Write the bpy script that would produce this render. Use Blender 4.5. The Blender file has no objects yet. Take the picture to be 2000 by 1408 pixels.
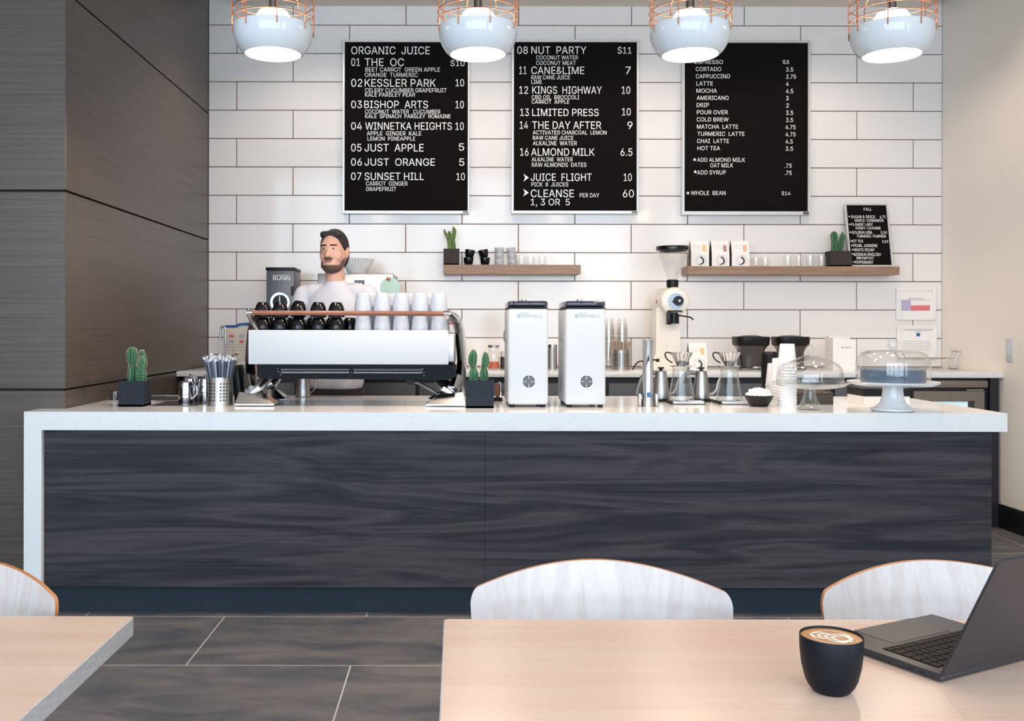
import bpy, bmesh, math, random
from mathutils import Vector, Matrix, Euler
random.seed(7)
SC = bpy.context.scene
COL = SC.collection
PI = math.pi

# ------------------------------------------------------------------ camera
X_SIDE = 3.55
F, CX, CY, EYE, ROLL = 1880.0, 893.0, 637.0, 1.31, 0.0018      # taken for a 2000 x 1408 frame
cam_d = bpy.data.cameras.new('camera')
cam = bpy.data.objects.new('camera', cam_d); COL.objects.link(cam)
cam_d.sensor_width = 36.0
cam_d.lens = F / 2000.0 * 36.0
cam_d.shift_x = (1000 - CX) / 2000.0
cam_d.shift_y = -(704 - CY) / 2000.0
cam_d.clip_start = 0.05
cam.location = (0, 0, EYE)
cam.rotation_euler = (PI/2, -ROLL, 0)
SC.camera = cam

# ------------------------------------------------------------------ world, daylight, exposure
wd = bpy.data.worlds.new('sky'); SC.world = wd
try: wd.use_nodes = True
except Exception: pass
bg = wd.node_tree.nodes.get('Background')
bg.inputs['Color'].default_value = (0.80, 0.90, 1.0, 1)
bg.inputs['Strength'].default_value = 0.7
SC.view_settings.view_transform = 'Standard'
SC.view_settings.look = 'None'
SC.view_settings.gamma = 1.0
SC.view_settings.use_curve_mapping = False
SC.view_settings.exposure = -0.28
SC.cycles.max_bounces = 10
SC.cycles.transparent_max_bounces = 32
SC.cycles.caustics_reflective = False
SC.cycles.caustics_refractive = False
SC.cycles.sample_clamp_indirect = 6.0

def area_light(name, loc, rot, sx, sy, power, col):
    l = bpy.data.lights.new(name, 'AREA'); l.shape = 'RECTANGLE'; l.size = sx; l.size_y = sy
    l.energy = power; l.color = col
    o = bpy.data.objects.new(name, l); COL.objects.link(o); o.location = loc; o.rotation_euler = rot
    return o
def spot_light(name, loc, rot, power, col, ang, blend=0.8, rad=0.05):
    l = bpy.data.lights.new(name, 'SPOT'); l.energy = power; l.color = col; l.spot_size = ang; l.spot_blend = blend
    l.shadow_soft_size = rad
    o = bpy.data.objects.new(name, l); COL.objects.link(o); o.location = loc; o.rotation_euler = rot
    return o
# shop-front windows behind the camera
for k, wx in enumerate((-3.9, -1.9, 0.1, 2.1)):
    area_light('daylight_and_fill', (wx, -2.85, 2.15), (PI/2, 0, 0), 1.85, 3.5, 140, (0.70, 0.85, 1.0))
area_light('daylight_and_fill', (X_SIDE-0.03, -0.9, 1.9), (0, PI/2, 0), 2.6, 2.2, 75, (0.78, 0.89, 1.0))  # side fill, added inside the solid right wall to brighten the table
# recessed ceiling spots washing the tiled wall
for wx in (-0.95, 0.25, 1.35, 2.45):
    spot_light('downlight', (wx, 6.05, 3.62), (math.radians(10), 0, 0), 40, (1.0, 0.80, 0.65), math.radians(128), 0.6)
spot_light('downlight', (-1.38, 6.15, 3.62), (math.radians(8), 0, 0), 17, (1.0, 0.76, 0.58), math.radians(84))
spot_light('downlight', (2.95, 5.6, 3.62), (math.radians(4), math.radians(-8), 0), 26, (1.0, 0.80, 0.64), math.radians(110))  # extra spot, added to brighten the painted right wall
# recessed ceiling spots over the tables
for wx, wy in ((-1.2, 1.2), (0.9, 1.3), (2.6, 2.2), (-1.0, 3.2), (1.2, 3.2)):
    spot_light('downlight', (wx, wy, 4.3), (0, 0, 0), 15, (1.0, 0.86, 0.74), math.radians(105))

# ------------------------------------------------------------------ helpers
def lin(c):
    def g(v):
        v /= 255.0
        return v/12.92 if v <= 0.04045 else ((v+0.055)/1.055)**2.4
    return (g(c[0]), g(c[1]), g(c[2]), 1)
def W(u, v, d):
    """the point at depth d seen at photo pixel (u, v)"""
    du, dv = u-CX, v-CY
    return Vector(((du + ROLL*dv)*d/F, d, EYE - (dv - ROLL*du)*d/F))
def XU(u, d, v=637): return W(u, v, d).x
def ZV(v, d, u=893): return W(u, v, d).z
def K(d): return F/d

class M:
    def __init__(s): s.v=[]; s.f=[]; s.m=[]
    def add(s, vs, fs, mi=0, mat=None):
        n=len(s.v)
        for p in vs:
            p=Vector(p)
            s.v.append(mat @ p if mat is not None else p)
        for f in fs: s.f.append([i+n for i in f]); s.m.append(mi)
        return s
    def box(s, x0,x1,y0,y1,z0,z1, b=0.0, seg=2, mi=0, mat=None):
        bm=bmesh.new(); bmesh.ops.create_cube(bm,size=1)
        for v in bm.verts:
            v.co=Vector(((x0+x1)/2+v.co.x*(x1-x0),(y0+y1)/2+v.co.y*(y1-y0),(z0+z1)/2+v.co.z*(z1-z0)))
        if b>0: bmesh.ops.bevel(bm,geom=bm.edges[:],offset=b,segments=seg,affect='EDGES',profile=0.5)
        bm.verts.index_update()
        s.add([v.co.copy() for v in bm.verts],[[v.index for v in f.verts] for f in bm.faces],mi,mat); bm.free()
        return s
    def lathe(s, prof, n=32, c=(0,0,0), mi=0, mat=None, ripple=None):
        vs=[];fs=[];rings=[]
        for (r,z) in prof:
            if r<=1e-7: rings.append([len(vs)]); vs.append((c[0],c[1],c[2]+z))
            else:
                ring=[]
                for i in range(n):
                    a=2*PI*i/n; rr=r*(ripple(a,z) if ripple else 1)
                    ring.append(len(vs)); vs.append((c[0]+rr*math.cos(a),c[1]+rr*math.sin(a),c[2]+z))
                rings.append(ring)
        for a,b in zip(rings,rings[1:]):
            if len(a)==1 and len(b)==1: continue
            if len(a)==1: fs+= [[a[0],b[(i+1)%n],b[i]] for i in range(n)]
            elif len(b)==1: fs+= [[a[i],a[(i+1)%n],b[0]] for i in range(n)]
            else: fs+= [[a[i],a[(i+1)%n],b[(i+1)%n],b[i]] for i in range(n)]
        return s.add(vs,fs,mi,mat)
    def tube(s, path, r, n=10, mi=0, closed=False, sub=0, mat=None, flat=1.0, nrm=None):
        pts=[Vector(p) for p in path]
        rs=list(r) if isinstance(r,(list,tuple)) else [r]*len(pts)
        if sub:
            q=[];qr=[];N=len(pts)
            rng=range(N if closed else N-1)
            for i in rng:
                g=lambda k: pts[k%N] if closed else pts[max(0,min(N-1,k))]
                p0,p1,p2,p3=g(i-1),g(i),g(i+1),g(i+2)
                for k in range(sub):
                    t=k/sub
                    q.append(0.5*((2*p1)+(p2-p0)*t+(2*p0-5*p1+4*p2-p3)*t*t+(3*p1-p0-3*p2+p3)*t**3))
                    qr.append(rs[i]*(1-t)+rs[(i+1)%N]*t)
            if not closed: q.append(pts[-1]); qr.append(rs[-1])
            pts,rs=q,qr
        N=len(pts); vs=[];fs=[]
        def tan(i):
            if closed: return (pts[(i+1)%N]-pts[i-1]).normalized()
            return (pts[min(N-1,i+1)]-pts[max(0,i-1)]).normalized()
        t=tan(0); up=Vector((0,0,1)) if abs(t.z)<0.9 else Vector((0,1,0))
        nx=t.cross(up).normalized()
        if nrm is not None: nx=Vector(nrm)
        for i in range(N):
            t=tan(i); nx=(nx-t*nx.dot(t))
            if nx.length<1e-6: nx=t.orthogonal()
            nx.normalize(); ny=t.cross(nx)
            for k in range(n):
                a=2*PI*k/n
                vs.append(pts[i]+nx*(rs[i]*math.cos(a))+ny*(rs[i]*flat*math.sin(a)))
        for i in range(N if closed else N-1):
            j=(i+1)%N
            for k in range(n): fs.append([i*n+k,i*n+(k+1)%n,j*n+(k+1)%n,j*n+k])
        if not closed:
            fs.append(list(range(n))[::-1]); fs.append([(N-1)*n+k for k in range(n)])
        return s.add(vs,fs,mi,mat)
    def prism(s, poly, y0, y1, mi=0, mat=None, plane='xz'):
        n=len(poly)
        if plane=='xz': vs=[(p[0],y0,p[1]) for p in poly]+[(p[0],y1,p[1]) for p in poly]
        elif plane=='xy': vs=[(p[0],p[1],y0) for p in poly]+[(p[0],p[1],y1) for p in poly]
        else: vs=[(y0,p[0],p[1]) for p in poly]+[(y1,p[0],p[1]) for p in poly]
        fs=[list(range(n))[::-1],[n+i for i in range(n)]]+[[i,(i+1)%n,n+(i+1)%n,n+i] for i in range(n)]
        return s.add(vs,fs,mi,mat)
    def ball(s, c, r, mi=0, nu=20, nv=12, mat=None):
        if not isinstance(r,(tuple,list)): r=(r,r,r)
        vs=[];fs=[]
        m=Matrix.Translation(Vector(c)) @ Matrix.Diagonal((r[0],r[1],r[2],1))
        if mat is not None: m=mat @ m
        prof=[(math.sin(PI*i/nv),-math.cos(PI*i/nv)) for i in range(nv+1)]
        prof[0]=(0,-1); prof[-1]=(0,1)
        return s.lathe(prof,nu,(0,0,0),mi,m)
    def capsule(s, p0, p1, r0, r1, mi=0, n=16):
        p0,p1=Vector(p0),Vector(p1); L=(p1-p0).length
        q=Vector((0,0,1)).rotation_difference(p1-p0).to_matrix().to_4x4()
        m=Matrix.Translation(p0)@q
        prof=[(0,-r0)]+[(r0*math.cos(a),r0*math.sin(a)) for a in (-1.2,-0.8,-0.4,0)]+[(r1*math.cos(a),L+r1*math.sin(a)) for a in (0,0.4,0.8,1.2)]+[(0,L+r1)]
        return s.lathe(prof,n,(0,0,0),mi,m)
    def build(s, name, mats, parent=None, loc=None, rot=None, flat=False, ang=35):
        me=bpy.data.meshes.new(name)
        me.from_pydata([tuple(p) for p in s.v],[],s.f); 
        if not isinstance(mats,(list,tuple)): mats=[mats]
        for m in mats: me.materials.append(m)
        me.polygons.foreach_set('material_index',s.m)
        bm=bmesh.new(); bm.from_mesh(me); bmesh.ops.recalc_face_normals(bm,faces=bm.faces[:]); bm.to_mesh(me); bm.free()
        if not flat:
            me.polygons.foreach_set('use_smooth',[True]*len(me.polygons))
            me.set_sharp_from_angle(angle=math.radians(ang))
        me.update()
        o=bpy.data.objects.new(name,me); COL.objects.link(o)
        if parent is not None: o.parent=parent
        if loc is not None: o.location=loc
        if rot is not None: o.rotation_euler=rot
        return o

def tag(o, label=None, cat=None, group=None, kind=None):
    if label: o['label']=label
    if cat: o['category']=cat
    if group: o['group']=group
    if kind: o['kind']=kind
    return o
def thing(name, label, cat, loc=(0,0,0), rz=0.0, group=None, rot=None):
    o=bpy.data.objects.new(name,None); COL.objects.link(o); o.empty_display_size=0.05
    o.location=loc; o.rotation_euler=rot if rot else (0,0,rz)
    return tag(o,label,cat,group)
def struct(o, label, cat):
    return tag(o,label,cat,None,'structure')
KIDS={}
def kids(o): return [c for c in COL.objects if c.parent is o]
def dup(root, loc, label, rot=None, scale=None):
    r=root.copy(); COL.objects.link(r); r.location=loc; r['label']=label
    if rot is not None: r.rotation_euler=rot
    if scale is not None: r.scale=scale
    for ch in kids(root):
        c=ch.copy(); COL.objects.link(c); c.parent=r
        for g in kids(ch):
            e=g.copy(); COL.objects.link(e); e.parent=c
    return r
ORD=['first','second','third','fourth','fifth','sixth','seventh','eighth','ninth','tenth','eleventh','twelfth','thirteenth','fourteenth','fifteenth','sixteenth','seventeenth','eighteenth']

# lettering: one mesh per line, fitted to its measured width and height
_tx={}
_gap={}
import os
FONT=None
try: FONT=bpy.data.fonts.load(os.path.join(bpy.utils.system_resource('DATAFILES'),'fonts','Inter.woff2'))
except Exception: FONT=None
def text_geo(body, bold=0.0):
    key=(body,bold)
    if key not in _tx:
        c=bpy.data.curves.new('t','FONT'); c.body=body; c.size=1.0; c.resolution_u=3; c.offset=bold; c.extrude=0.0
        c.fill_mode='FRONT'
        if FONT: c.font=FONT
        o=bpy.data.objects.new('t',c); COL.objects.link(o)
        dg=bpy.context.evaluated_depsgraph_get(); dg.update()
        me=bpy.data.meshes.new_from_object(o.evaluated_get(dg))
        vs=[v.co.copy() for v in me.vertices]; fs=[list(p.vertices) for p in me.polygons]
        bpy.data.objects.remove(o); bpy.data.curves.remove(c); bpy.data.meshes.remove(me)
        x0=min(v.x for v in vs); x1=max(v.x for v in vs); y0=min(v.y for v in vs); y1=max(v.y for v in vs)
        _gap[key]=0.24/(x1-x0)
        _tx[key]=([((v.x-x0)/(x1-x0),(v.y-y0)/(y1-y0)) for v in vs],fs)
    return _tx[key]
def text_words(body):
    pts,fs=text_geo(body)
    al=len(body.replace(' ',''))
    if ' ' not in body: return [(pts,fs)]
    gap=_gap[(body,0.0)]
    iv=sorted((min(pts[i][0] for i in f),max(pts[i][0] for i in f)) for f in fs)
    cuts=[]; e=iv[0][1]
    for a,b in iv:
        if a-e>gap: cuts.append((a+e)/2)
        e=max(e,b)
    out=[]
    for k in range(len(cuts)+1):
        lo=cuts[k-1] if k>0 else -9; hi=cuts[k] if k<len(cuts) else 9
        ff=[f for f in fs if lo<pts[f[0]][0]<hi]; ids=sorted({i for f in ff for i in f}); mp={q:n for n,q in enumerate(ids)}
        out.append(([pts[i] for i in ids],[[mp[i] for i in f] for f in ff]))
    return out
def letter_words(body,x0,x1,z0,z1,y):
    r=[]
    for pts,fs in text_words(body):
        r.append(M().add([(x0+p[0]*(x1-x0),y,z0+p[1]*(z1-z0)) for p in pts],fs))
    return r
def letter(m, body, x0,x1,z0,z1, y=0.0, bold=0.0, mi=0, mat=None):
    pts,fs=text_geo(body,bold)
    return m.add([(x0+p[0]*(x1-x0),y,z0+p[1]*(z1-z0)) for p in pts],fs,mi,mat)

# ------------------------------------------------------------------ materials
def nmat(name):
    m=bpy.data.materials.new(name)
    try: m.use_nodes=True
    except Exception: pass
    nt=m.node_tree; b=nt.nodes.get('Principled BSDF')
    return m,nt,b
def mat(name, c, rough=0.5, metal=0.0, spec=0.5, vary=0.04, bump=0.0, scale=40.0, coat=0.0):
    """plain finish with a little procedural variation"""
    m,nt,b=nmat(name); col=lin(c)
    N=nt.nodes.new; L=nt.links.new
    tc=N('ShaderNodeTexCoord'); no=N('ShaderNodeTexNoise'); no.inputs['Scale'].default_value=scale; no.inputs['Detail'].default_value=3
    L(tc.outputs['Object'],no.inputs['Vector'])
    rp=N('ShaderNodeValToRGB')
    rp.color_ramp.elements[0].position=0.3; rp.color_ramp.elements[1].position=0.7
    rp.color_ramp.elements[0].color=tuple(x*(1-vary) for x in col[:3])+(1,)
    rp.color_ramp.elements[1].color=tuple(min(1,x*(1+vary)) for x in col[:3])+(1,)
    L(no.outputs['Fac'],rp.inputs['Fac']); L(rp.outputs['Color'],b.inputs['Base Color'])
    b.inputs['Roughness'].default_value=rough; b.inputs['Metallic'].default_value=metal
    b.inputs['Specular IOR Level'].default_value=spec
    b.inputs['Coat Weight'].default_value=coat
    if bump>0:
        bp=N('ShaderNodeBump'); bp.inputs['Strength'].default_value=bump; bp.inputs['Distance'].default_value=0.002
        L(no.outputs['Fac'],bp.inputs['Height']); L(bp.outputs['Normal'],b.inputs['Normal'])
    return m
def wood(name, ca, cb, stretch=(1.2,12,12), scale=3.0, rough=0.4, dist=2.0, fine=0.35, spec=0.5, bump=0.0, detail=6.0, lo=0.3, hi=0.7, rings=0.0):
    m,nt,b=nmat(name); N=nt.nodes.new; L=nt.links.new
    tc=N('ShaderNodeTexCoord'); mp=N('ShaderNodeMapping'); mp.inputs['Scale'].default_value=stretch
    L(tc.outputs['Object'],mp.inputs['Vector'])
    n1=N('ShaderNodeTexNoise'); n1.inputs['Scale'].default_value=scale; n1.inputs['Detail'].default_value=detail; n1.inputs['Distortion'].default_value=dist
    L(mp.outputs['Vector'],n1.inputs['Vector'])
    src=n1.outputs['Fac']
    if rings>0:
        mu=N('ShaderNodeMath'); mu.operation='MULTIPLY'; mu.inputs[1].default_value=rings
        L(src,mu.inputs[0]); fr=N('ShaderNodeMath'); fr.operation='PINGPONG'; fr.inputs[1].default_value=1.0
        L(mu.outputs[0],fr.inputs[0]); src=fr.outputs[0]
    n2=N('ShaderNodeTexNoise'); n2.inputs['Scale'].default_value=scale*9; n2.inputs['Detail'].default_value=4
    mp2=N('ShaderNodeMapping'); mp2.inputs['Scale'].default_value=(stretch[0]*0.25 if stretch[0]<stretch[2] else stretch[0],stretch[1],stretch[2]*0.25 if stretch[2]<stretch[0] else stretch[2])
    L(tc.outputs['Object'],mp2.inputs['Vector']); L(mp2.outputs['Vector'],n2.inputs['Vector'])
    mx=N('ShaderNodeMix'); mx.data_type='FLOAT'; mx.inputs[0].default_value=fine
    L(src,mx.inputs[2]); L(n2.outputs['Fac'],mx.inputs[3])
    rp=N('ShaderNodeValToRGB'); e=rp.color_ramp.elements
    e[0].position=lo; e[1].position=hi; e[0].color=lin(ca); e[1].color=lin(cb)
    L(mx.outputs[0],rp.inputs['Fac']); L(rp.outputs['Color'],b.inputs['Base Color'])
    b.inputs['Roughness'].default_value=rough; b.inputs['Specular IOR Level'].default_value=spec
    if bump>0:
        bp=N('ShaderNodeBump'); bp.inputs['Strength'].default_value=bump; bp.inputs['Distance'].default_value=0.002
        L(mx.outputs[0],bp.inputs['Height']); L(bp.outputs['Normal'],b.inputs['Normal'])
    return m
def glass(name, tint=(0.96,0.975,0.97), edge=1.45, rough=0.015):
    """thin clear glass: see-through with fresnel reflections"""
    m=bpy.data.materials.new(name)
    try: m.use_nodes=True
    except Exception: pass
    nt=m.node_tree; nt.nodes.clear(); N=nt.nodes.new; L=nt.links.new
    out=N('ShaderNodeOutputMaterial'); tr=N('ShaderNodeBsdfTransparent'); tr.inputs['Color'].default_value=tint+(1,)
    gl=N('ShaderNodeBsdfGlossy'); gl.inputs['Roughness'].default_value=rough; gl.inputs['Color'].default_value=(1,1,1,1)
    lw=N('ShaderNodeLayerWeight'); lw.inputs['Blend'].default_value=0.5
    pw=N('ShaderNodeMath'); pw.operation='POWER'; pw.inputs[1].default_value=3.2; L(lw.outputs['Facing'],pw.inputs[0])
    ma=N('ShaderNodeMath'); ma.operation='MULTIPLY_ADD'; ma.inputs[1].default_value=0.62*(edge-0.45); ma.inputs[2].default_value=0.035; L(pw.outputs[0],ma.inputs[0])
    mx=N('ShaderNodeMixShader'); L(ma.outputs[0],mx.inputs['Fac']); L(tr.outputs[0],mx.inputs[1]); L(gl.outputs[0],mx.inputs[2])
    L(mx.outputs[0],out.inputs['Surface'])
    return m
def emit(name, c, s):
    m,nt,b=nmat(name)
    b.inputs['Base Color'].default_value=c+(1,); b.inputs['Emission Color'].default_value=c+(1,); b.inputs['Emission Strength'].default_value=s
    return m
def speckle(name, base, spot, scale=220.0, thr=0.62, rough=0.3):
    m,nt,b=nmat(name); N=nt.nodes.new; L=nt.links.new
    tc=N('ShaderNodeTexCoord'); no=N('ShaderNodeTexNoise'); no.inputs['Scale'].default_value=scale; no.inputs['Detail'].default_value=2
    L(tc.outputs['Object'],no.inputs['Vector'])
    rp=N('ShaderNodeValToRGB'); e=rp.color_ramp.elements; e[0].position=thr; e[1].position=thr+0.05; e[0].color=lin(base); e[1].color=lin(spot)
    L(no.outputs['Fac'],rp.inputs['Fac']); L(rp.outputs['Color'],b.inputs['Base Color']); b.inputs['Roughness'].default_value=rough
    return m
def quartz(name):
    m,nt,b=nmat(name); N=nt.nodes.new; L=nt.links.new
    tc=N('ShaderNodeTexCoord'); no=N('ShaderNodeTexNoise'); no.inputs['Scale'].default_value=2.6; no.inputs['Detail'].default_value=9; no.inputs['Distortion'].default_value=1.4
    L(tc.outputs['Object'],no.inputs['Vector'])
    rp=N('ShaderNodeValToRGB'); e=rp.color_ramp.elements
    e[0].position=0.485; e[0].color=lin((233,234,234)); e[1].position=0.515; e[1].color=lin((233,234,234))
    k=e.new(0.5); k.color=lin((228,229,230))
    L(no.outputs['Fac'],rp.inputs['Fac']); L(rp.outputs['Color'],b.inputs['Base Color']); b.inputs['Roughness'].default_value=0.12
    return m
def slate(name):
    m,nt,b=nmat(name); N=nt.nodes.new; L=nt.links.new
    tc=N('ShaderNodeTexCoord'); mp=N('ShaderNodeMapping'); mp.inputs['Scale'].default_value=(1.0,2.2,1); mp.inputs['Rotation'].default_value=(0,0,0.5)
    L(tc.outputs['Object'],mp.inputs['Vector'])
    no=N('ShaderNodeTexNoise'); no.inputs['Scale'].default_value=2.2; no.inputs['Detail'].default_value=10; no.inputs['Roughness'].default_value=0.62; no.inputs['Distortion'].default_value=1.0
    L(mp.outputs['Vector'],no.inputs['Vector'])
    rp=N('ShaderNodeValToRGB'); e=rp.color_ramp.elements; e[0].position=0.35; e[1].position=0.72; e[0].color=lin((82,85,93)); e[1].color=lin((130,124,122))
    L(no.outputs['Fac'],rp.inputs['Fac']); L(rp.outputs['Color'],b.inputs['Base Color']); b.inputs['Roughness'].default_value=0.42
    bp=N('ShaderNodeBump'); bp.inputs['Strength'].default_value=0.12; bp.inputs['Distance'].default_value=0.004
    L(no.outputs['Fac'],bp.inputs['Height']); L(bp.outputs['Normal'],b.inputs['Normal'])
    return m

TILE=mat('white glazed tile',(236,233,231),0.10,vary=0.01,scale=1.5)
GROUT=mat('brown grout',(128,104,94),0.9)
PAINT=mat('warm white paint',(238,231,222),0.6,vary=0.01,scale=3)
CEIL=mat('ceiling paint',(226,216,204),0.8,vary=0.01,scale=3)
PANEL=wood('brown textured laminate',(55,45,39),(96,84,76),(0.35,0.35,30),3.2,0.38,0.6,0.55,bump=0.05,detail=8)
REVEAL=mat('black reveal',(14,13,13),0.7)
QUARTZ=quartz('white quartz')
WALNUT=wood('charcoal walnut laminate',(37,39,47),(86,82,84),(0.42,8,6.0),1.5,0.55,1.3,0.55,rings=7.0,lo=0.12,hi=0.95,detail=7,spec=0.08)
KICK=mat('dark blue grey kick',(44,54,63),0.55,spec=0.12)
SLATE=slate('dark slate tile')
FGROUT=mat('light grout',(196,192,190),0.8)
MAPLE=wood('pale maple veneer',(226,190,168),(238,209,190),(0.5,7,9),2.0,0.22,0.8,0.3)
MAPLE_EDGE=wood('maple edge band',(160,160,164),(200,198,196),(0.5,7,30),4.0,0.5)
PLY=wood('bleached ply veneer',(194,181,175),(212,204,202),(11,11,0.4),2.4,0.3,0.8,0.45,rings=5.0,lo=0.05,hi=0.9,detail=3)
PLY_EDGE=mat('amber ply edge',(196,128,76),0.45,vary=0.12,scale=160)
SHELFWOOD=wood('oak brown shelf',(120,92,74),(166,136,114),(0.8,14,20),3.0,0.5,0.8,0.5)
RAILWOOD=wood('walnut rail',(112,66,48),(158,104,82),(2,20,20),4.0,0.35)
BLACK=mat('satin black',(14,15,18),0.42,spec=0.3)
BLACKGLOSS=mat('gloss black glaze',(9,11,16),0.16,spec=0.4)
BLACKPANEL=mat('black powder coat',(14,18,24),0.5,spec=0.12)
BLACKMATTE=mat('matte black ceramic',(12,18,28),0.5,spec=0.22)
FELT=mat('black felt letter panel',(20,17,16),0.95,vary=0.1,scale=300,spec=0.1)
LETTER=mat('white plastic letters',(252,251,249),0.5,vary=0.0)
ALU=mat('brushed aluminium frame',(214,214,214),0.35,0.4)
CHROME=mat('polished chrome',(206,206,210),0.06,1.0,vary=0.0)
SATINCHROME=mat('satin chrome',(214,214,216),0.16,1.0,vary=0.0)
STEEL=mat('brushed steel',(176,173,170),0.34,1.0,vary=0.04,scale=90)
DSTEEL=mat('dark steel',(104,100,98),0.35,1.0)
COPPER=mat('copper wire',(236,150,104),0.22,1.0)
WHITEGLOSS=mat('white gloss enamel',(222,226,230),0.08,vary=0.0)
WHITE=mat('white lacquer',(198,202,207),0.4,vary=0.0,spec=0.3)
IVORY=mat('ivory enamel',(238,231,220),0.3,vary=0.01)
PAPER=mat('white paper',(240,238,236),0.75,vary=0.02)
PAPERTAN=mat('cream paper',(232,222,206),0.75,vary=0.02)
GLASS=glass('clear glass',(0.985,0.985,0.982))
THICKGLASS=glass('heavy clear glass',(0.945,0.96,0.962),1.7)
SMOKE=glass('smoked hopper plastic',(0.25,0.27,0.34),1.5,0.05)
FROST=glass('clouded hopper plastic',(0.965,0.96,0.955),1.3,0.3)
CHARCOAL=mat('charcoal concrete pot',(40,46,55),0.85,spec=0.2,vary=0.12,bump=0.15,scale=60)
BROWNPOT=mat('dark brown pot',(52,45,42),0.8,vary=0.12,scale=60)
CACTUS=mat('cactus green',(40,94,62),0.5,vary=0.25,scale=30)
CACTUS2=mat('yellow green cactus',(92,122,60),0.5,vary=0.3,scale=40)
SPINE=mat('pale spines',(226,222,196),0.6)
SOIL=mat('potting soil',(46,36,30),0.95,vary=0.3,scale=200)
CABINET=mat('charcoal cabinet',(76,78,84),0.45)
CABDARK=mat('dark cabinet carcass',(30,32,37),0.5)
TAUPE=mat('fridge steel taupe',(136,128,120),0.35,0.6)
GREY=mat('slate grey metal',(92,95,104),0.4,0.3)
SPECK=speckle('white speckled stoneware',(196,201,212),(112,128,160),520,0.58)
GREYSPECK=speckle('grey speckled stoneware',(206,206,210),(130,134,146),160,0.56)
MINT=mat('mint panel',(186,224,212),0.4)
BLUE=mat('blue strip',(40,92,150),0.5)
ORANGE=mat('orange spice',(206,98,54),0.8,vary=0.2,scale=200)
GOLD=mat('amber label',(240,178,40),0.5)
RED=mat('dark red label',(150,38,40),0.5)
ORNG=mat('orange label',(240,140,62),0.5)
NAVYINK=mat('dark ink',(48,34,48),0.6)
GREYINK=mat('grey ink',(150,150,156),0.6)
PINK=mat('pale red ink',(226,120,124),0.7)
LAV=mat('pale violet ink',(180,176,206),0.7)
SKIN=mat('skin',(206,160,140),0.5,vary=0.06,scale=20)
SHIRT=mat('pale grey shirt',(206,206,216),0.8,vary=0.05,scale=12)
TROUSER=mat('black trousers',(28,28,32),0.8)
HAIR=mat('dark brown hair',(34,27,25),0.6,vary=0.3,scale=120)
SPACEGREY=mat('space grey aluminium',(70,70,76),0.42,0.7,vary=0.02)
KEYS=mat('black keys',(15,16,18),0.6,spec=0.2)
COFFEE=mat('coffee crema',(186,124,62),0.35,vary=0.1,scale=30)
MILK=mat('milk foam',(246,236,222),0.4)
GLOBE=emit('lit opal globe',(1.0,0.93,0.84),7.0)
LENS=emit('lit diffuser',(1.0,0.94,0.86),9.0)
FRIDGELIT=emit('lit fridge interior',(0.62,0.82,0.88),0.75)

# ------------------------------------------------------------------ the setting
D_W=7.078                       # depth of the tiled wall
X_L=XU(407,D_W); X_R=XU(1838.5,D_W)
D_B=6.267                       # back counter edge
D_C=4.498                       # panelled column, front face
D_F=4.332                       # front counter, face
Z_F=0.922; Z_B=1.013; Z_CEIL=4.4

# floor: long slate tiles in running bond
m=M(); m.box(-5.5,5.5,-3.2,D_W+0.1,-0.06,-0.0006,mi=1)
row=0.621; tw=1.268
for r in range(-12,6):
    y0=4.336+row*r; y1=y0+row
    if y0>D_W or y1<-3.1: continue
    y1=min(y1,D_W)
    off=-1.677 if r%2==0 else -1.045
    x=off-4*tw
    while x<5.4:
        a=max(x,-5.4); b=min(x+tw,5.4)
        if b-a>0.02: m.box(a+0.003,b-0.003,y0+0.003,y1-0.003,-0.02,0.0,mi=0)
        x+=tw
struct(m.build('floor',[SLATE,FGROUT],flat=True),'dark slate tile floor with thin pale grout lines','floor')

# back wall: 4:1 glazed tiles in running bond on brown grout
m=M(); m.box(X_L-0.3,X_R+0.2,D_W,D_W+0.12,0,Z_CEIL,mi=1)
tw=220/265.6; th=55.4/265.6; zr=ZV(437,D_W,408); g=0.0032
for r in range(-11,13):
    z0=zr+th*r; z1=z0+th
    if z1<0.02 or z0>Z_CEIL: continue
    z0=max(z0,0.0); z1=min(z1,Z_CEIL-0.001)
    # rows above 437 px (r=0) have joints at 462 px, the row below at 572 px
    off=XU(462,D_W) if r%2==0 else XU(572,D_W)
    x=off-4*tw
    while x<X_R:
        a=max(x,X_L); b=min(x+tw,X_R)
        if b-a>0.015: m.box(a+g,b-g,D_W-0.008,D_W+0.004,z0+g,z1-g,b=0.0015,seg=1,mi=0)
        x+=tw
struct(m.build('wall_back',[TILE,GROUT]),'white glazed tile wall in running bond with thin brown joints','wall')

# left wall and column: laminate panels with black reveals
def panels(m, axis, a0,a1, pos, zs, t=0.02, gap=0.010):
    for z0,z1 in zip(zs,zs[1:]):
        if axis=='x': m.box(a0,a1,pos,pos+t,z0+gap/2,z1-gap/2,b=0.0015,seg=1,mi=0)
        else: m.box(pos-t,pos,a0,a1,z0+gap/2,z1-gap/2,b=0.0015,seg=1,mi=0)
zs=[0.10, ZV(761,D_C,60), ZV(372.5,D_C,60), ZV(372.5,D_C,60)+0.93, Z_CEIL]
m=M(); m.box(X_L-0.25,X_L-0.02,D_C+0.022,D_W-0.001,0,Z_CEIL,mi=1); panels(m,'y',D_C+0.001,D_W-0.001,X_L,zs)
struct(m.build('wall_left',[PANEL,REVEAL]),'dark brown laminate panel wall with black reveals, left of the tiles','wall')
m=M(); m.box(-5.4,X_L-0.021,D_C+0.02,D_C+0.12,0,Z_CEIL,mi=1); panels(m,'x',-5.4,X_L-0.001,D_C,zs)
struct(m.build('wall_left_front',[PANEL,REVEAL]),'grey brown laminate front face of the column at the left edge','wall')
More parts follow.
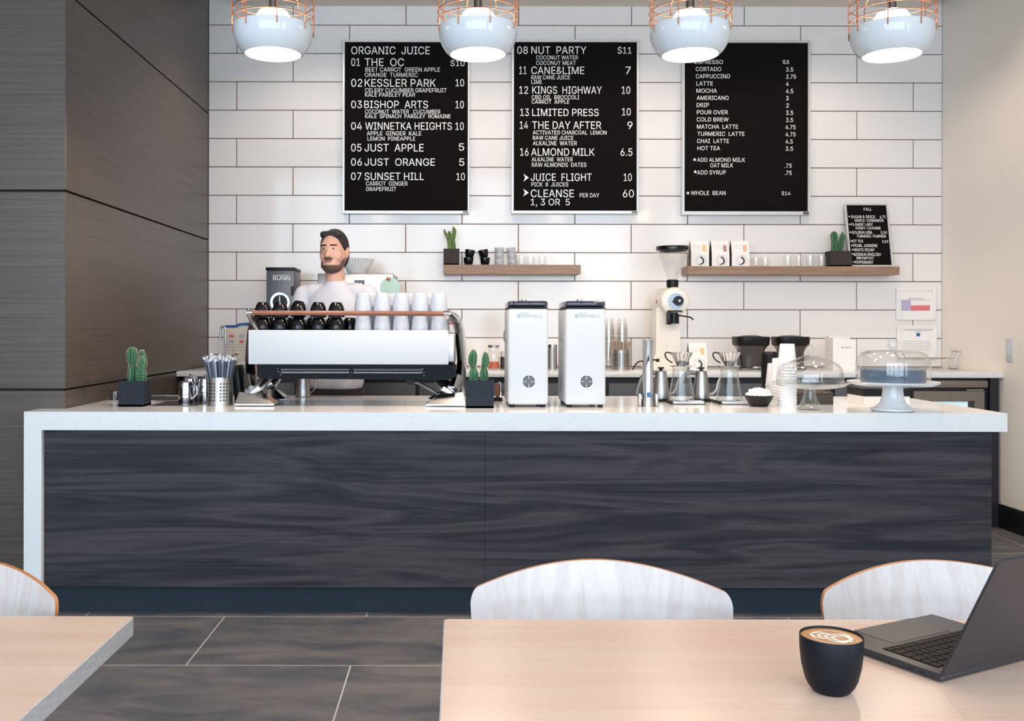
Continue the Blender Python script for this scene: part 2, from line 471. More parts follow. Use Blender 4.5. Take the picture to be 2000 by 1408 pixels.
m=M(); m.box(-5.4,X_L-0.13,D_C-0.018,D_C,0.0,0.097,b=0.002,mi=0)
struct(m.build('baseboard_left',KICK),'dark baseboard along the foot of the panelled column','baseboard')
m=M(); m.box(X_R,X_R+0.12,-3.0,D_W,0,Z_CEIL)
struct(m.build('wall_right',PAINT),'warm white painted wall on the right','wall')
m=M(); m.box(X_R-0.016,X_R,-3.0,D_B+0.03,0,0.155,b=0.002)
struct(m.build('baseboard_right',BLACK),'black baseboard along the white right wall','baseboard')
m=M(); m.box(-5.5,X_R+0.12,-3.0,D_W+0.1,Z_CEIL,Z_CEIL+0.1)
struct(m.build('ceiling',CEIL),'white ceiling','ceiling')
m=M(); m.box(XU(473,D_W),XU(1805,D_W),3.0,D_W-0.009,ZV(13,D_W,1000),ZV(13,D_W,1000)+0.18)
struct(m.build('ceiling_soffit',CEIL),'lowered cream ceiling panel over the bar','ceiling')

# shop front behind the camera: sill, header, mullions
m=M(); m.box(-5.5,X_R+0.12,-3.15,-3.0,0,0.35); m.box(-5.5,X_R+0.12,-3.15,-3.0,3.95,Z_CEIL)
for x in (-5.45,-2.9,-0.9,1.1,3.1): m.box(x-0.05,x+0.05,-3.1,-2.8,0.35,3.95)
struct(m.build('wall_front',PANEL,flat=True),'shop front wall with dark window mullions behind the viewer','wall')

# light switch on the right wall
dS=F*X_R/(1973-CX); r=thing('light_switch','white rocker light switch on the right wall','switch',(X_R,dS,ZV(684,dS,1978)))
M().box(-0.010,0,-0.032,0.032,-0.075,0.075,b=0.003).build('wall_plate',WHITE,r)
M().box(-0.018,-0.008,-0.012,0.012,-0.036,0.036,b=0.003).build('rocker',WHITE,r)

# ------------------------------------------------------------------ front counter
xl=XU(47,D_F); xr=XU(1968,D_F); DBK=5.37; t=0.083
r=thing('serving_counter','long service counter with white quartz top, waterfall end and charcoal walnut front','counter',((xl+xr)/2,D_F,0))
ox=(xl+xr)/2
m=M()
poly=[(xl,D_F),(xr,D_F),(xr,DBK),(X_L+0.004,DBK),(X_L+0.004,D_C-0.004),(xl,D_C-0.004)]
m.prism([(p[0]-ox,p[1]-D_F) for p in poly],Z_F-t,Z_F,plane='xy')
m.build('worktop',QUARTZ,r)
lx1=XU(81.5,D_F)
M().box(xl-ox,lx1-ox,0,D_C-0.006-D_F,0,Z_F-t).build('waterfall_leg',QUARTZ,r)
px1=XU(948,D_F+0.03); px2=XU(1937,D_F+0.03)
M().box(lx1-ox,px1-ox-0.0006,0.028,0.05,ZV(1147,D_F+0.03),Z_F-t-0.003).build('front_panel',WALNUT,r)
M().box(px1-ox+0.0006,px2-ox,0.028,0.05,ZV(1147,D_F+0.03),Z_F-t-0.003).build('front_panel',WALNUT,r)
M().box(lx1-ox,px2-ox-0.004,0.075,0.09,0,ZV(1147,D_F+0.03)+0.01).build('kick_plate',KICK,r)
M().box(X_L+0.01-ox,px2-ox-0.001,0.091+0.09,DBK-D_F-0.02,0.0,Z_F-t).build('carcass',CABDARK,r)
M().box(px2-ox-0.02,px2-ox,0.05,DBK-D_F-0.02,0,Z_F-t).build('end_panel',WALNUT,r)

# ------------------------------------------------------------------ back counter
m=M().box(X_L+0.002,X_R-0.002,D_B,D_W-0.009,Z_B-0.034,Z_B,b=0.002)
tag(m.build('back_worktop',QUARTZ),'white quartz worktop running along the tiled wall','worktop')
FX0=XU(1782,D_B+.03); FX1=XU(1933,D_B+.03)
def cabinet(x0,x1,label,doors):
    r=thing('base_cabinet',label,'cabinet',((x0+x1)/2,D_B+0.03,0),group='charcoal base cabinets under the back worktop')
    w=(x1-x0)/2
    M().box(-w+0.001,w-0.001,0.022,0.76,0.10,Z_B-0.036).build('body',CABDARK,r)
    M().box(-w+0.001,w-0.001,0.06,0.76,0.0,0.10).build('plinth',BLACK,r)
    dw=2*w/doors
    for i in range(doors):
        a=-w+dw*i
        d=M().box(a+0.012,a+dw-0.012,0,0.02,0.12,Z_B-0.075,b=0.002).build('door',CABINET,r)
        hx=a+dw-0.05 if (i==0 and doors==2) or doors==1 else a+0.05
        M().tube([(hx,0,Z_B-0.12),(hx,-0.03,Z_B-0.125),(hx,-0.03,Z_B-0.255),(hx,0,Z_B-0.26)],0.005,8).build('handle',STEEL,d)
edges=[X_L+0.03,-1.05,-0.26,0.36,0.98,1.78,2.46,FX0-0.01]
labs=['leftmost charcoal cabinet beside the brown wall','charcoal cabinet behind the left half of the espresso machine','charcoal cabinet behind the right end of the espresso machine','charcoal cabinet behind the two white grinders','charcoal cabinet behind the chrome tower and kettles','charcoal cabinet below the black drip brewers','charcoal cabinet left of the fridge, behind the cake stands']
for a,b,l,n in zip(edges,edges[1:],labs,(2,2,1,1,2,1,1)): cabinet(a,b,l,n)
r=thing('undercounter_fridge','undercounter fridge with taupe steel frame and lit glass door','fridge',((FX0+FX1)/2,D_B+0.03,0)); w=(FX1-FX0)/2
M().box(-w,w,0.03,0.72,0.04,Z_B-0.036).build('body',CABDARK,r)
m=M(); z1=ZV(769,D_B+.03,1850)
M().box(-w+.01,w-.01,0.0,0.03,ZV(757,D_B+.03,1850),ZV(743,D_B+.03,1850),b=0.003).build('grille',TAUPE,r)
dz1=ZV(764,D_B+.03,1850); gz1=ZV(783,D_B+.03,1850); gx=XU(1904,D_B+.03)-(FX0+FX1)/2; dx=XU(1923,D_B+.03)-(FX0+FX1)/2
d=M().box(-w+.01,-w+.09,0.0,0.03,0.12,dz1).box(gx,dx,0,0.03,0.12,dz1).box(-w+.09,gx,0,0.03,gz1,dz1).box(-w+.09,gx,0,0.03,0.12,0.2).build('door',TAUPE,r)
M().box(-w+.09,gx,0.004,0.010,0.2,gz1).build('door_glass',GLASS,d)
M().box(-w+.085,gx-0.03,0.0285,0.0295,0.2,gz1-0.006).build('lit_interior',FRIDGELIT,r)
M().tube([(dx-0.12,-0.002,dz1+0.008),(dx-0.01,-0.002,dz1+0.008)],0.006,8).build('hinge',STEEL,r)
m=M().box(FX1+0.004,X_R-0.018,D_B+0.03,D_W-0.02,0,Z_B-0.036)
tag(m.build('filler_panel',CABDARK),'dark filler panel between the fridge and the right wall','panel')

# ------------------------------------------------------------------ floating shelves
D_S=6.88
def shelf(u0,u1,zt,zb,label):
    m=M().box(XU(u0,D_S),XU(u1,D_S),D_S,D_W-0.009,zb,zt,b=0.0015,seg=1)
    return tag(m.build('floating_shelf',SHELFWOOD),label,'shelf','floating oak shelves on the tiled wall')
ZS1=ZV(517,D_S,1000); ZS2=ZV(520,D_S,1550)
shelf(866,1134,ZS1,ZV(535,D_S,1000),'short brown oak shelf below the first two menu boards')
shelf(1343,1757,ZS2,ZV(536,D_S,1550),'long brown oak shelf below the coffee menu board')

# ------------------------------------------------------------------ letter boards
def board(name,label,cat,u0,u1,v0,v1,iu0,iu1,iv0,iv1,ox,oy,sc,lines,group):
    d=D_W-0.04
    base=W((u0+u1)/2,v1,d); r=thing(name,label,cat,base,0,group)
    def lx(u,v): return W(u,v,d).x-base.x
    def lz(v): return W((u0+u1)/2,v,d).z-base.z
    um=(v0+v1)/2
    X0,X1,Z0,Z1=lx(u0,um),lx(u1,um),0.0,lz(v0)
    A0,A1,B0,B1=lx(iu0,um),lx(iu1,um),lz(iv1),lz(iv0)
    m=M()
    for a,b,c,e in ((X0,A0,Z0,Z1),(A1,X1,Z0,Z1),(A0,A1,B1,Z1),(A0,A1,Z0,B0)): m.box(a,b,-0.014,0.028,c,e,b=0.0015,seg=1)
    m.build('frame',ALU,r)
    M().box(A0,A1,0.0,0.022,B0,B1).build('letter_panel',FELT,r)
    M().box(A1-0.035,A1+0.006,-0.0165,-0.0142,Z0+0.004,B0-0.003).build('maker_plate',DSTEEL,r)
    for (t,a,b,c,e) in lines:
        ua,ub,va,vb=ox+a/sc,ox+b/sc,oy+c/sc,oy+e/sc
        m=M(); x0,x1,z0,z1=lx(ua,um),lx(ub,um),lz(vb),lz(va)
        y=-0.0025
        if t=='>':
            xm=x0+(x1-x0)*0.32; zm=(z0+z1)/2
            m.prism([(x0,z0),(xm,zm),(x0,z1),(x1,zm)],y,y+0.002); n='arrow_mark'
        elif t=='*':
            c0=((x0+x1)/2,(z0+z1)/2); R=(x1-x0)/2
            m.prism([(c0[0]+(R if i%2==0 else R*.42)*math.sin(PI*i/5),c0[1]+(R if i%2==0 else R*.42)*math.cos(PI*i/5)) for i in range(10)],y,y+0.002); n='star_mark'
        else:
            for wm in letter_words(t,x0,x1,z0,z1,y): wm.build('lettering',LETTER,r,flat=True)
            continue
        m.build(n,LETTER,r,flat=True)
    return r
S=3.706
L1=[('ORGANIC  JUICE',170,738,115,172),('01',170,233,200,257),('THE  OC',268,552,200,257),('$10',888,990,208,262),
('BEET CARROT  GREEN APPLE',272,812,266,297),('ORANGE  TURMERIC',268,652,305,335),('02',170,250,350,407),('KESSLER PARK',268,782,350,407),('10',925,987,350,403),
('CELERY CUCUMBER GRAPEFRUIT',270,860,416,447),('KALE PARSLEY PEAR',270,633,449,479),('03',170,248,507,562),('BISHOP  ARTS',265,726,507,562),('10',925,985,507,562),
('COCONUT  WATER   CUCUMBER',270,815,571,601),('KALE  SPINACH  PARSLEY  ROMAINE',272,889,604,634),('04',170,248,663,718),('WINNETKA HEIGHTS',272,899,663,718),('10',925,985,663,718),
('APPLE  GINGER  KALE',283,678,728,759),('LEMON  PINEAPPLE',288,634,767,796),('05',170,245,819,875),('JUST  APPLE',268,695,819,875),('5',950,988,815,868),
('06',170,248,924,978),('JUST  ORANGE',268,777,924,978),('5',952,990,924,978),('07',170,245,1027,1082),('SUNSET HILL',268,697,1027,1082),('10',932,994,1029,1082),
('CARROT  GINGER',278,579,1091,1122),('GRAPEFRUIT',278,497,1131,1161)]
L2=[('08',148,224,115,169),('NUT  PARTY',250,648,115,169),('$11',875,974,112,172),('COCONUT WATER',285,588,180,210),('COCONUT MEAT',285,572,219,249),
('11',163,215,260,315),('CANE&LIME',250,633,260,315),('7',932,970,260,313),('RAW CANE JUICE',250,530,323,353),('LIME',250,327,357,386),
('12',163,227,403,457),('KINGS  HIGHWAY',257,760,403,457),('10',905,966,403,457),('CBD OIL  BROCCOLI',253,597,467,497),('CARROT  APPLE',253,525,500,530),
('13',170,233,565,619),('LIMITED PRESS',257,738,565,619),('10',907,970,560,613),('14',167,227,657,711),('THE DAY AFTER',257,756,657,711),('9',946,983,657,711),
('ACTIVATED CHARCOAL  LEMON',262,795,722,752),('RAW CANE JUICE',262,556,761,790),('ALKALINE  WATER',262,580,799,830),('16',170,231,851,906),('ALMOND MILK',250,708,851,906),('6.5',897,982,851,906),
('ALKALINE  WATER',254,551,917,946),('RAW ALMONDS  DATES',255,649,955,986),('>',195,233,1037,1092),('JUICE  FLIGHT',248,688,1033,1088),('10',920,978,1033,1088),('PICK  8  JUICES',252,519,1098,1128),
('>',193,233,1145,1200),('CLEANSE',248,560,1150,1206),('PER DAY',602,743,1176,1206),('60',914,994,1150,1206),('1, 3 OR  5',248,530,1216,1275)]
L3=[('ESPRESSO',207,414,212,242),('$3',846,892,210,244),('CORTADO',217,400,263,294),('3.5',870,922,266,296),('CAPPUCCINO',218,465,315,346),('3.75',870,942,318,348),('LATTE',222,341,368,398),('4',870,890,370,400),
('MOCHA',222,370,420,450),('4.5',870,922,422,453),('AMERICANO',224,455,472,502),('3',870,890,474,504),('DRIP',224,313,524,554),('2',872,892,526,556),('POUR OVER',225,449,576,606),('3.5',870,922,579,609),
('COLD BREW',224,455,628,658),('3.5',870,922,631,661),('MATCHA  LATTE',226,524,680,710),('4.75',868,940,683,713),('TURMERIC  LATTE',230,571,732,762),('4.75',868,940,735,765),('CHAI  LATTE',228,458,784,814),('4.5',868,920,787,817),
('HOT TEA',230,394,836,866),('3.5',868,922,839,869),('*',196,224,920,948),('ADD ALMOND MILK',228,575,920,950),('OAT MILK',323,488,960,990),('.75',862,912,962,992),('*',201,229,1008,1036),('ADD SYRUP',228,436,1011,1042),('.75',862,912,1014,1044),
('*',148,176,1162,1190),('WHOLE  BEAN',183,434,1160,1190),('$14',840,904,1160,1194)]
GB='black letter board menus on the tiled wall'
board('menu_board','black menu board headed ORGANIC JUICE, left of the three big boards','menu board',669.5,917,78.5,417.5,673.5,913.5,83,411.8,640,60,S,L1,GB)
board('menu_board','black menu board starting NUT PARTY, middle of the three big boards','menu board',999,1247,78,417.5,1003.5,1243,83,411.8,970,60,S,L2,GB)
board('menu_board','black coffee menu board listing CORTADO to WHOLE BEAN, right of the three','menu board',1331.5,1582,79.5,420,1336.5,1577,84.3,413,1300,60,S,L3,GB)

# small letter board leaning on the right shelf
top=W(1694,398,D_W-0.045); bot=Vector((XU(1702,6.935),6.935,ZS2))
w=(XU(1741+4,6.935)-XU(1664-4,6.935)); h=math.hypot(top.z-bot.z,top.y-bot.y); lean=math.atan2(top.y-bot.y,top.z-bot.z)
r=thing('small_letter_board','small black FALL specials letter board leaning on the right shelf','menu board',bot,rot=(-lean,0,0))
fr=0.012
m=M()
for a,b,c,e in ((-w/2,-w/2+fr,0,h),(w/2-fr,w/2,0,h),(-w/2+fr,w/2-fr,0,0.013),(-w/2+fr,w/2-fr,h-fr,h)): m.box(a,b,-0.006,0.012,c,e,b=0.001,seg=1)
m.build('frame',ALU,r)
pw=w-2*fr; ph=h-fr-0.013
M().box(-pw/2,pw/2,0.0,0.009,0.013,h-fr).build('letter_panel',FELT,r)
L4=[('FALL',585,712,210,256),('.',337,360,342,364),('SUGAR & SPICE',377,765,335,380),('4,75',840,930,335,388),('MAPLE-CINNAMON',440,897,393,440),('.',343,366,470,492),("FLAMIN' LADY",383,725,460,505),
('HONEY-CAYENNE',450,850,519,563),('.',352,375,597,619),('GOLDEN GIRL',387,722,588,633),('5,50',850,950,590,641),('TURMERIC-PUMPKIN',465,930,648,693),('HOT TEA',365,567,728,773),('3,50',868,965,735,786),
('.',374,396,810,832),('PEARL JASMINE',408,790,798,846),('.',384,406,876,898),('WHITE PEONY',415,748,868,915),('.',388,410,948,970),('KEEMUN ENGLISH',418,838,940,988),('BREAKFAST',455,733,1000,1042),('.',395,417,1075,1097),('PEPPERMINT',430,722,1065,1112)]
for (t,a,b,c,e) in L4:
    sh=((c+e)/2-170)/965*65
    x0=(a-305-sh)/638*pw-pw/2; x1=(b-305-sh)/638*pw-pw/2
    z1=h-fr-(c-170)/965*ph; z0=h-fr-(e-170)/965*ph
    m=M()
    if t=='.': m.lathe([(0,0),((x1-x0)/2,0),((x1-x0)/2,0.001),(0,0.001)],12,mat=Matrix.Translation(((x0+x1)/2,-0.001,(z0+z1)/2))@Matrix.Rotation(PI/2,4,'X'))
    else:
        for wm in letter_words(t,x0,x1,z0,z1,-0.0012): wm.build('lettering',LETTER,r,flat=True)
        continue
    m.build('bullet_mark' if t=='.' else 'lettering',LETTER,r,flat=True)

# ------------------------------------------------------------------ wall papers
def framed(name,label,u0,u1,v0,v1,lines):
    d=D_W-0.02; c=W((u0+u1)/2,v1,d); r=thing(name,label,'certificate',c,group='framed certificates on the tiled wall')
    w=(u1-u0)/K(d); h=(v1-v0)/K(d); b=0.022
    m=M()
    for a,e,z0,z1 in ((-w/2,-w/2+b,0,h),(w/2-b,w/2,0,h),(-w/2+b,w/2-b,0,b),(-w/2+b,w/2-b,h-b,h)): m.box(a,e,-0.008,0.010,z0,z1,b=0.002)
    m.build('frame',PAPER,r); M().box(-w/2+b,w/2-b,0.0,0.008,b,h-b).build('paper',PAPER,r)
    for (x0,x1,z0,z1,mm,nm) in lines:
        M().box(-w/2+w*x0,-w/2+w*x1,-0.0012,-0.0002,h*(1-z1),h*(1-z0)).build(nm,mm,r)
framed('framed_certificate','framed permit with a red, white and violet banner, upper of two on tiles',1750,1827,562,625,
 [(0.13,0.86,0.375,0.385,GREYINK,'banner_border'),(0.13,0.86,0.70,0.71,GREYINK,'banner_border'),(0.13,0.37,0.39,0.70,LAV,'banner_block'),(0.37,0.86,0.545,0.70,PINK,'banner_block'),(0.3,0.7,0.33,0.345,GREYINK,'print_line')])
framed('framed_certificate','framed certificate with blue emblem, lower of two on tiles',1752,1829,636,701,
 [(0.2,0.88,0.12,0.135,GREYINK,'print_line'),(0.46,0.62,0.165,0.18,GREYINK,'print_line'),(0.49,0.58,0.22,0.32,BLUE,'emblem')]+[(0.13,0.86,0.47+0.065*i,0.478+0.065*i,GREYINK,'print_line') for i in range(5)])
d=D_W-0.012; c=W(462,703,d); r=thing('washing_poster','hand washing notice taped to the tiles behind the tap','poster',c)
w=50/K(d); h=64/K(d)
M().box(-w/2,w/2,0,0.002,0,h).build('sheet',PAPERTAN,r)
for i in range(4):
    x=-0.055+0.075*(i%2); z=h-0.055-0.04*(i//2)
    M().box(x,x+0.035,-0.001,-0.0001,z-0.022,z).build('picture',[PINK,LAV,LAV,PINK][i],r)
for i in range(3): M().box(-w/2+.02,w/2-.02,-0.001,-0.0001,h-0.13-0.02*i,h-0.127-0.02*i).build('print_line',GREYINK,r)
M().prism([(-w/2-0.012,h-0.004),(0.0,h-0.004),(0.03,h+0.012),(w/2+0.03,h+0.012),(w/2+0.03,h+0.036),(0.02,h+0.03),(-0.01,h+0.016),(-w/2-0.012,h+0.014)],-0.002,0.001).build('blue_header',BLUE,r)

# ------------------------------------------------------------------ pendant lamps
D_P=4.2
def pendant(u,label):
    z0=ZV(107,D_P,893); r=thing('pendant_lamp',label,'pendant lamp',(XU(u,D_P),D_P,z0),group='pendant lamps over the counter')
    sh=[(0.125,0.0),(0.140,0.014),(0.155,0.036),(0.166,0.062),(0.172,0.09),(0.173,0.108),(0.170,0.120)]
    m=M(); m.lathe(sh+[(p[0]-0.005,p[1]) for p in sh[::-1]]+[sh[0]],56); m.build('bowl_shade',WHITEGLOSS,r)
    M().lathe([(0,0.004),(0.1205,0.004),(0.1205,0.010),(0,0.010)],48).build('diffuser',LENS,r)
    M().lathe([(0.05,0.05),(0.075,0.085),(0.084,0.12),(0.080,0.155),(0.062,0.185),(0.03,0.20),(0,0.203)],32).build('globe',GLOBE,r)
    m=M()
    R=0.176
    for dz in (0.150,0.186,0.222):
        m.tube([(R*math.cos(2*PI*i/48),R*math.sin(2*PI*i/48),dz) for i in range(48)],0.0022,6,closed=True)
    for i in range(8):
        a=2*PI*(i+0.35)/8; c,s=math.cos(a),math.sin(a)
        m.tube([(R*c,R*s,0.088),(R*c,R*s,0.15),(R*c,R*s,0.235),(R*.93*c,R*.93*s,0.285),(R*.6*c,R*.6*s,0.33),(0.02*c,0.02*s,0.345)],0.0025,6,sub=4)
    m.build('wire_cage',COPPER,r)
    M().lathe([(0,0.198),(0.018,0.198),(0.018,0.345),(0.026,0.35),(0.026,0.37),(0,0.37)],20).build('lamp_holder',DSTEEL,r)
    M().tube([(0,0,0.368),(0,0,ZV(13,D_W,1000)-z0-0.012)],0.004,8).build('stem',DSTEEL,r)
    zt=ZV(13,D_W,1000)-z0
    M().lathe([(0,zt-0.022),(0.05,zt-0.022),(0.06,zt-0.001),(0,zt-0.001)],24).build('ceiling_rose',WHITE,r)
    l=bpy.data.lights.new('bulb','SPOT'); l.spot_size=math.radians(172); l.spot_blend=0.3; l.energy=54; l.color=(1.0,0.77,0.57); l.shadow_soft_size=0.08
    o=bpy.data.objects.new('bulb',l); COL.objects.link(o); o.parent=r; o.location=(0,0,-0.02)
    return r
for u,l in ((532.5,'leftmost pendant lamp, white bowl in copper cage, before the bare tiles'),(932.5,'second pendant lamp from left, hanging between ORGANIC JUICE and NUT PARTY boards'),
            (1347,'third pendant lamp from left, overlapping the coffee menu board corner'),(1741,'rightmost pendant lamp, white bowl in copper cage near the white wall')):
    pendant(u,l)

# ------------------------------------------------------------------ espresso machine
DM=4.62; XM=XU(683,DM)
r=thing('espresso_machine','large white espresso machine with chrome arms and walnut rail on the counter','espresso machine',(XM,DM,Z_F))
ex=lambda u: (u-683)/K(DM)
ez=lambda v: EYE-(v-CY-0.4)/K(DM)-Z_F
M().box(ex(485),ex(876),0,0.03,ez(712.5),ez(645.5),b=0.003).build('back_panel',WHITE,r)
M().box(ex(490),ex(890),0.032,0.50,ez(711),ez(651)-0.0,b=0.012,seg=4).build('body_shell',STEEL,r)
TRAY=ez(651)+0.001
m=M()
m.prism([(ex(500),ez(712.8)),(ex(882),ez(712.8)),(ex(891),ez(719)),(ex(891),ez(736)),(ex(876),ez(743)),(ex(508),ez(741)),(ex(502),ez(736))],0.014,0.46)
m.build('lower_housing',BLACKPANEL,r)
lh=kids(r)[-1]
m=M()
for a,b in ((548,682),(690,825)):
    m.box(ex(a),ex(b),0.008,0.0139,ez(730),ez(727),b=0.001,seg=1)
    n=46
    for i in range(n):
        x=ex(a)+(ex(b)-ex(a))*(i+.5)/n; m.box(x-0.0018,x+0.0018,0.009,0.0139,ez(724.5),ez(721.5))
m.build('vent_slot',DSTEEL,lh)
m=M()
for u,v in ((541,721),(543,727),(547,733),(686,728.5),(826,721),(828,727.5),(828,734)): m.ball((ex(u),0.013,ez(v)),0.0028,nu=10,nv=6)
m.build('rivet',CHROME,lh)
# chrome side arms
outer=[(876,612),(886,616),(896,626),(904,640),(909,660),(913,686),(915,715),(912,743),(910,770),(907,786)]
inner=[(888,786),(893,765),(889,740),(890,714),(889,686),(893,660),(891,638),(885,626),(877,619)]
def arm(sgn):
    cl=[(877,616),(886,620),(893,630),(898,646),(900,664),(902,690),(903,716),(901,742),(901,764),(897,784)]
    hw=[0.010,0.016,0.021,0.024,0.027,0.030,0.030,0.028,0.026,0.024]
    m=M(); m.tube([(sgn*ex(u),0.36,ez(v)) for u,v in cl],[0.14]*10,20,sub=4,flat=0.19,nrm=(0,1,0))
    return m.build('side_arm',SATINCHROME,r,ang=60)
ar=arm(1); al=arm(-1)
def foot(sgn,y0,nm='foot'):
    m=M()
    fx=lambda u: sgn*ex(u)
    # pad, wedge and cone strut
    a,b,c,d_=fx(832),fx(909),fx(856),fx(904)
    zt=ez(770)
    m.add([(a,y0,0.005),(b,y0,0.005),(b,y0+.13,0.005),(a,y0+.13,0.005),(a,y0,0.011),(b,y0,0.011),(b,y0+.13,0.011),(a,y0+.13,0.011),(c,y0+.045,zt-.006),(d_,y0+.04,zt+.004),(d_,y0+.10,zt+.004),(c,y0+.09,zt-.006)],
          [[0,1,2,3],[0,1,5,4],[1,2,6,5],[2,3,7,6],[3,0,4,7],[4,5,9,8],[5,6,10,9],[6,7,11,10],[7,4,8,11],[8,9,10,11]])
    m.tube([(fx(884),y0+0.065,ez(772)),(fx(868),y0+0.08,ez(762)),(fx(853),y0+0.10,ez(744))],[0.018,0.032,0.016],18,sub=3)
    m.tube([(fx(884),y0+0.07,ez(766)),(fx(896),y0+0.14,ez(742))],[0.03,0.026],16)
    return m.build(nm,SATINCHROME,r,ang=25)
foot(1,0.02); foot(1,0.34); foot(-1,0.02); foot(-1,0.34)
m=M()
for s in (1,-1):
    for y in (0.07,0.39): m.lathe([(0,0),(0.022,0),(0.022,0.006),(0,0.006)],16,(s*ex(872),y,0))
m.build('foot_pad',BLACK,r)
M().tube([(ex(801),0.2,ez(752)),(ex(812),0.2,ez(752)),(ex(858),0.2,ez(779))],[0.012,0.011,0.010],10).build('drain_pipe',STEEL,r)
M().box(ex(790),ex(806),0.17,0.23,ez(757),ez(742)).build('pipe_bracket',BLACK,r)
# cup rail
yr=0.012
M().tube([(ex(492),yr,ez(612)),(ex(869),yr,ez(612.8))],0.0118,16).build('cup_rail',RAILWOOD,r)
m=M()
for u,v in ((487,611.5),(873,612.8)):
    m.tube([(ex(u-6),yr,ez(v)),(ex(u+5),yr,ez(v))],0.0135,14)
    m.ball((ex(u+(3 if u>600 else -3)),yr+0.005,ez(v-4)),0.009)
m.tube([(ex(483),yr+.01,ez(612)),(ex(486),0.06,ez(625)),(ex(493),0.12,ez(646))],[0.009,0.013,0.014],12,sub=4)
m.tube([(ex(877),yr+.01,ez(612)),(ex(884),0.12,ez(617)),(ex(892),0.25,ez(626))],[0.009,0.013,0.014],12,sub=4)
m.build('rail_bracket',CHROME,r)
M().box(ex(886)-0.022,ex(886),0.02,0.05,ez(634),ez(630)).build('badge',RED,r)
M().box(ex(500),ex(876),0.40,0.49,TRAY,ez(622),b=0.004).build('splash_back',STEEL,r)
ztray=Z_F+TRAY

# cups warming on the machine
def mug_mesh(name, prof, material, parent, n=28): return M().lathe(prof,n).build(name,material,parent)
bc=[(0,0.0035),(0.020,0.0035),(0.021,0),(0.024,0),(0.026,0.003),(0.034,0.016),(0.0395,0.034),(0.0412,0.052),(0.0408,0.072),(0.0395,0.074),(0.0375,0.072),(0.038,0.05),(0.033,0.022),(0.02,0.009),(0,0.008)]
b0=thing('black_cup','black cup, upper one of the leftmost pair behind the machine rail','cup',(0,0,-5),group='black cups warming on the espresso machine')
mug_mesh('cup_body',bc,BLACKGLOSS,b0); M().lathe([(0.0205,0.0008),(0.0208,-0.0006),(0.0242,-0.0006),(0.0245,0.0008)],24).build('foot_ring',BLACK,b0)
W_RING=mat('unglazed foot ring',(225,218,208),0.6)
used=[0]
def put(proto, loc, label, rot=None, scale=None):
    if proto.name not in used:
        used.append(proto.name); proto.location=loc; proto['label']=label
        if rot is not None: proto.rotation_euler=rot
        if scale is not None: proto.scale=scale
        return proto
    return dup(proto,loc,label,rot,scale)
nm5=['leftmost','second','third','fourth','fifth']
DC=4.80
for i,u in enumerate((513.5,547.5,583,622,657)):
    x=XU(u,DC); h=0.0742
    put(b0,(x,DC,ztray+h),f'black cup upside down on the tray, lower one of the {nm5[i]} front pair','' or (PI,0,0))
    tilt=(PI-0.28,0.10,0) if i==2 else (PI,0.03*(i%2),0)
    o=put(b0,(x+(0.004 if i==2 else 0),DC,ztray+2*h+(0.004 if i==2 else 0.0012)),('black cup tilted with its pale foot ring showing, on the third front pair' if i==2 else f'black cup upside down, upper one of the {nm5[i]} front pair on the machine'),tilt)
    if i==2:
        for c in kids(o):
            if c.name.startswith('foot_ring'):
                c.data=c.data.copy(); c.data.materials[0]=W_RING
for i,u in enumerate((535,573,612,650,684)):
    put(b0,(XU(u,DC+.1),DC+0.10,ztray+0.0742),f'black cup upside down in the back row, {nm5[i]} from the left','' or (PI,0,0))
tc=[(0,0.003),(0.026,0.003),(0.028,0),(0.030,0.002),(0.0335,0.012),(0.0385,0.04),(0.0425,0.075),(0.0435,0.097),(0.042,0.098),(0.0405,0.096),(0.039,0.07),(0.034,0.03),(0.028,0.009),(0,0.008)]
s0=thing('speckled_tumbler','white speckled tumbler','tumbler',(0,0,-5),group='speckled tumblers warming on the espresso machine')
mug_mesh('tumbler_body',tc,SPECK,s0)
for i,u in enumerate((709,746.5,783.5,820,857.5)):
    x=XU(u,DC); h=0.0982
    put(s0,(x,DC,ztray+h),f'speckled tumbler upside down, lower one of the {nm5[i]} front pair on tray',(PI,0,0.7*i))
    put(s0,(x,DC,ztray+2*h+0.0012),f'speckled tumbler upside down, upper one of the {nm5[i]} front pair',(PI,0.02*(i%2),0.3+1.1*i))
for i,u in enumerate((726,763,799,835)):
    x=XU(u,DC+.1); h=0.0982
    put(s0,(x,DC+.1,ztray+h),f'speckled tumbler in the back row, lower one of the {nm5[i]} back pair',(PI,0,0.5*i))
    put(s0,(x,DC+.1,ztray+2*h+0.0012),f'speckled tumbler in the back row, upper one of the {nm5[i]} back pair',(PI,0,1.3*i))

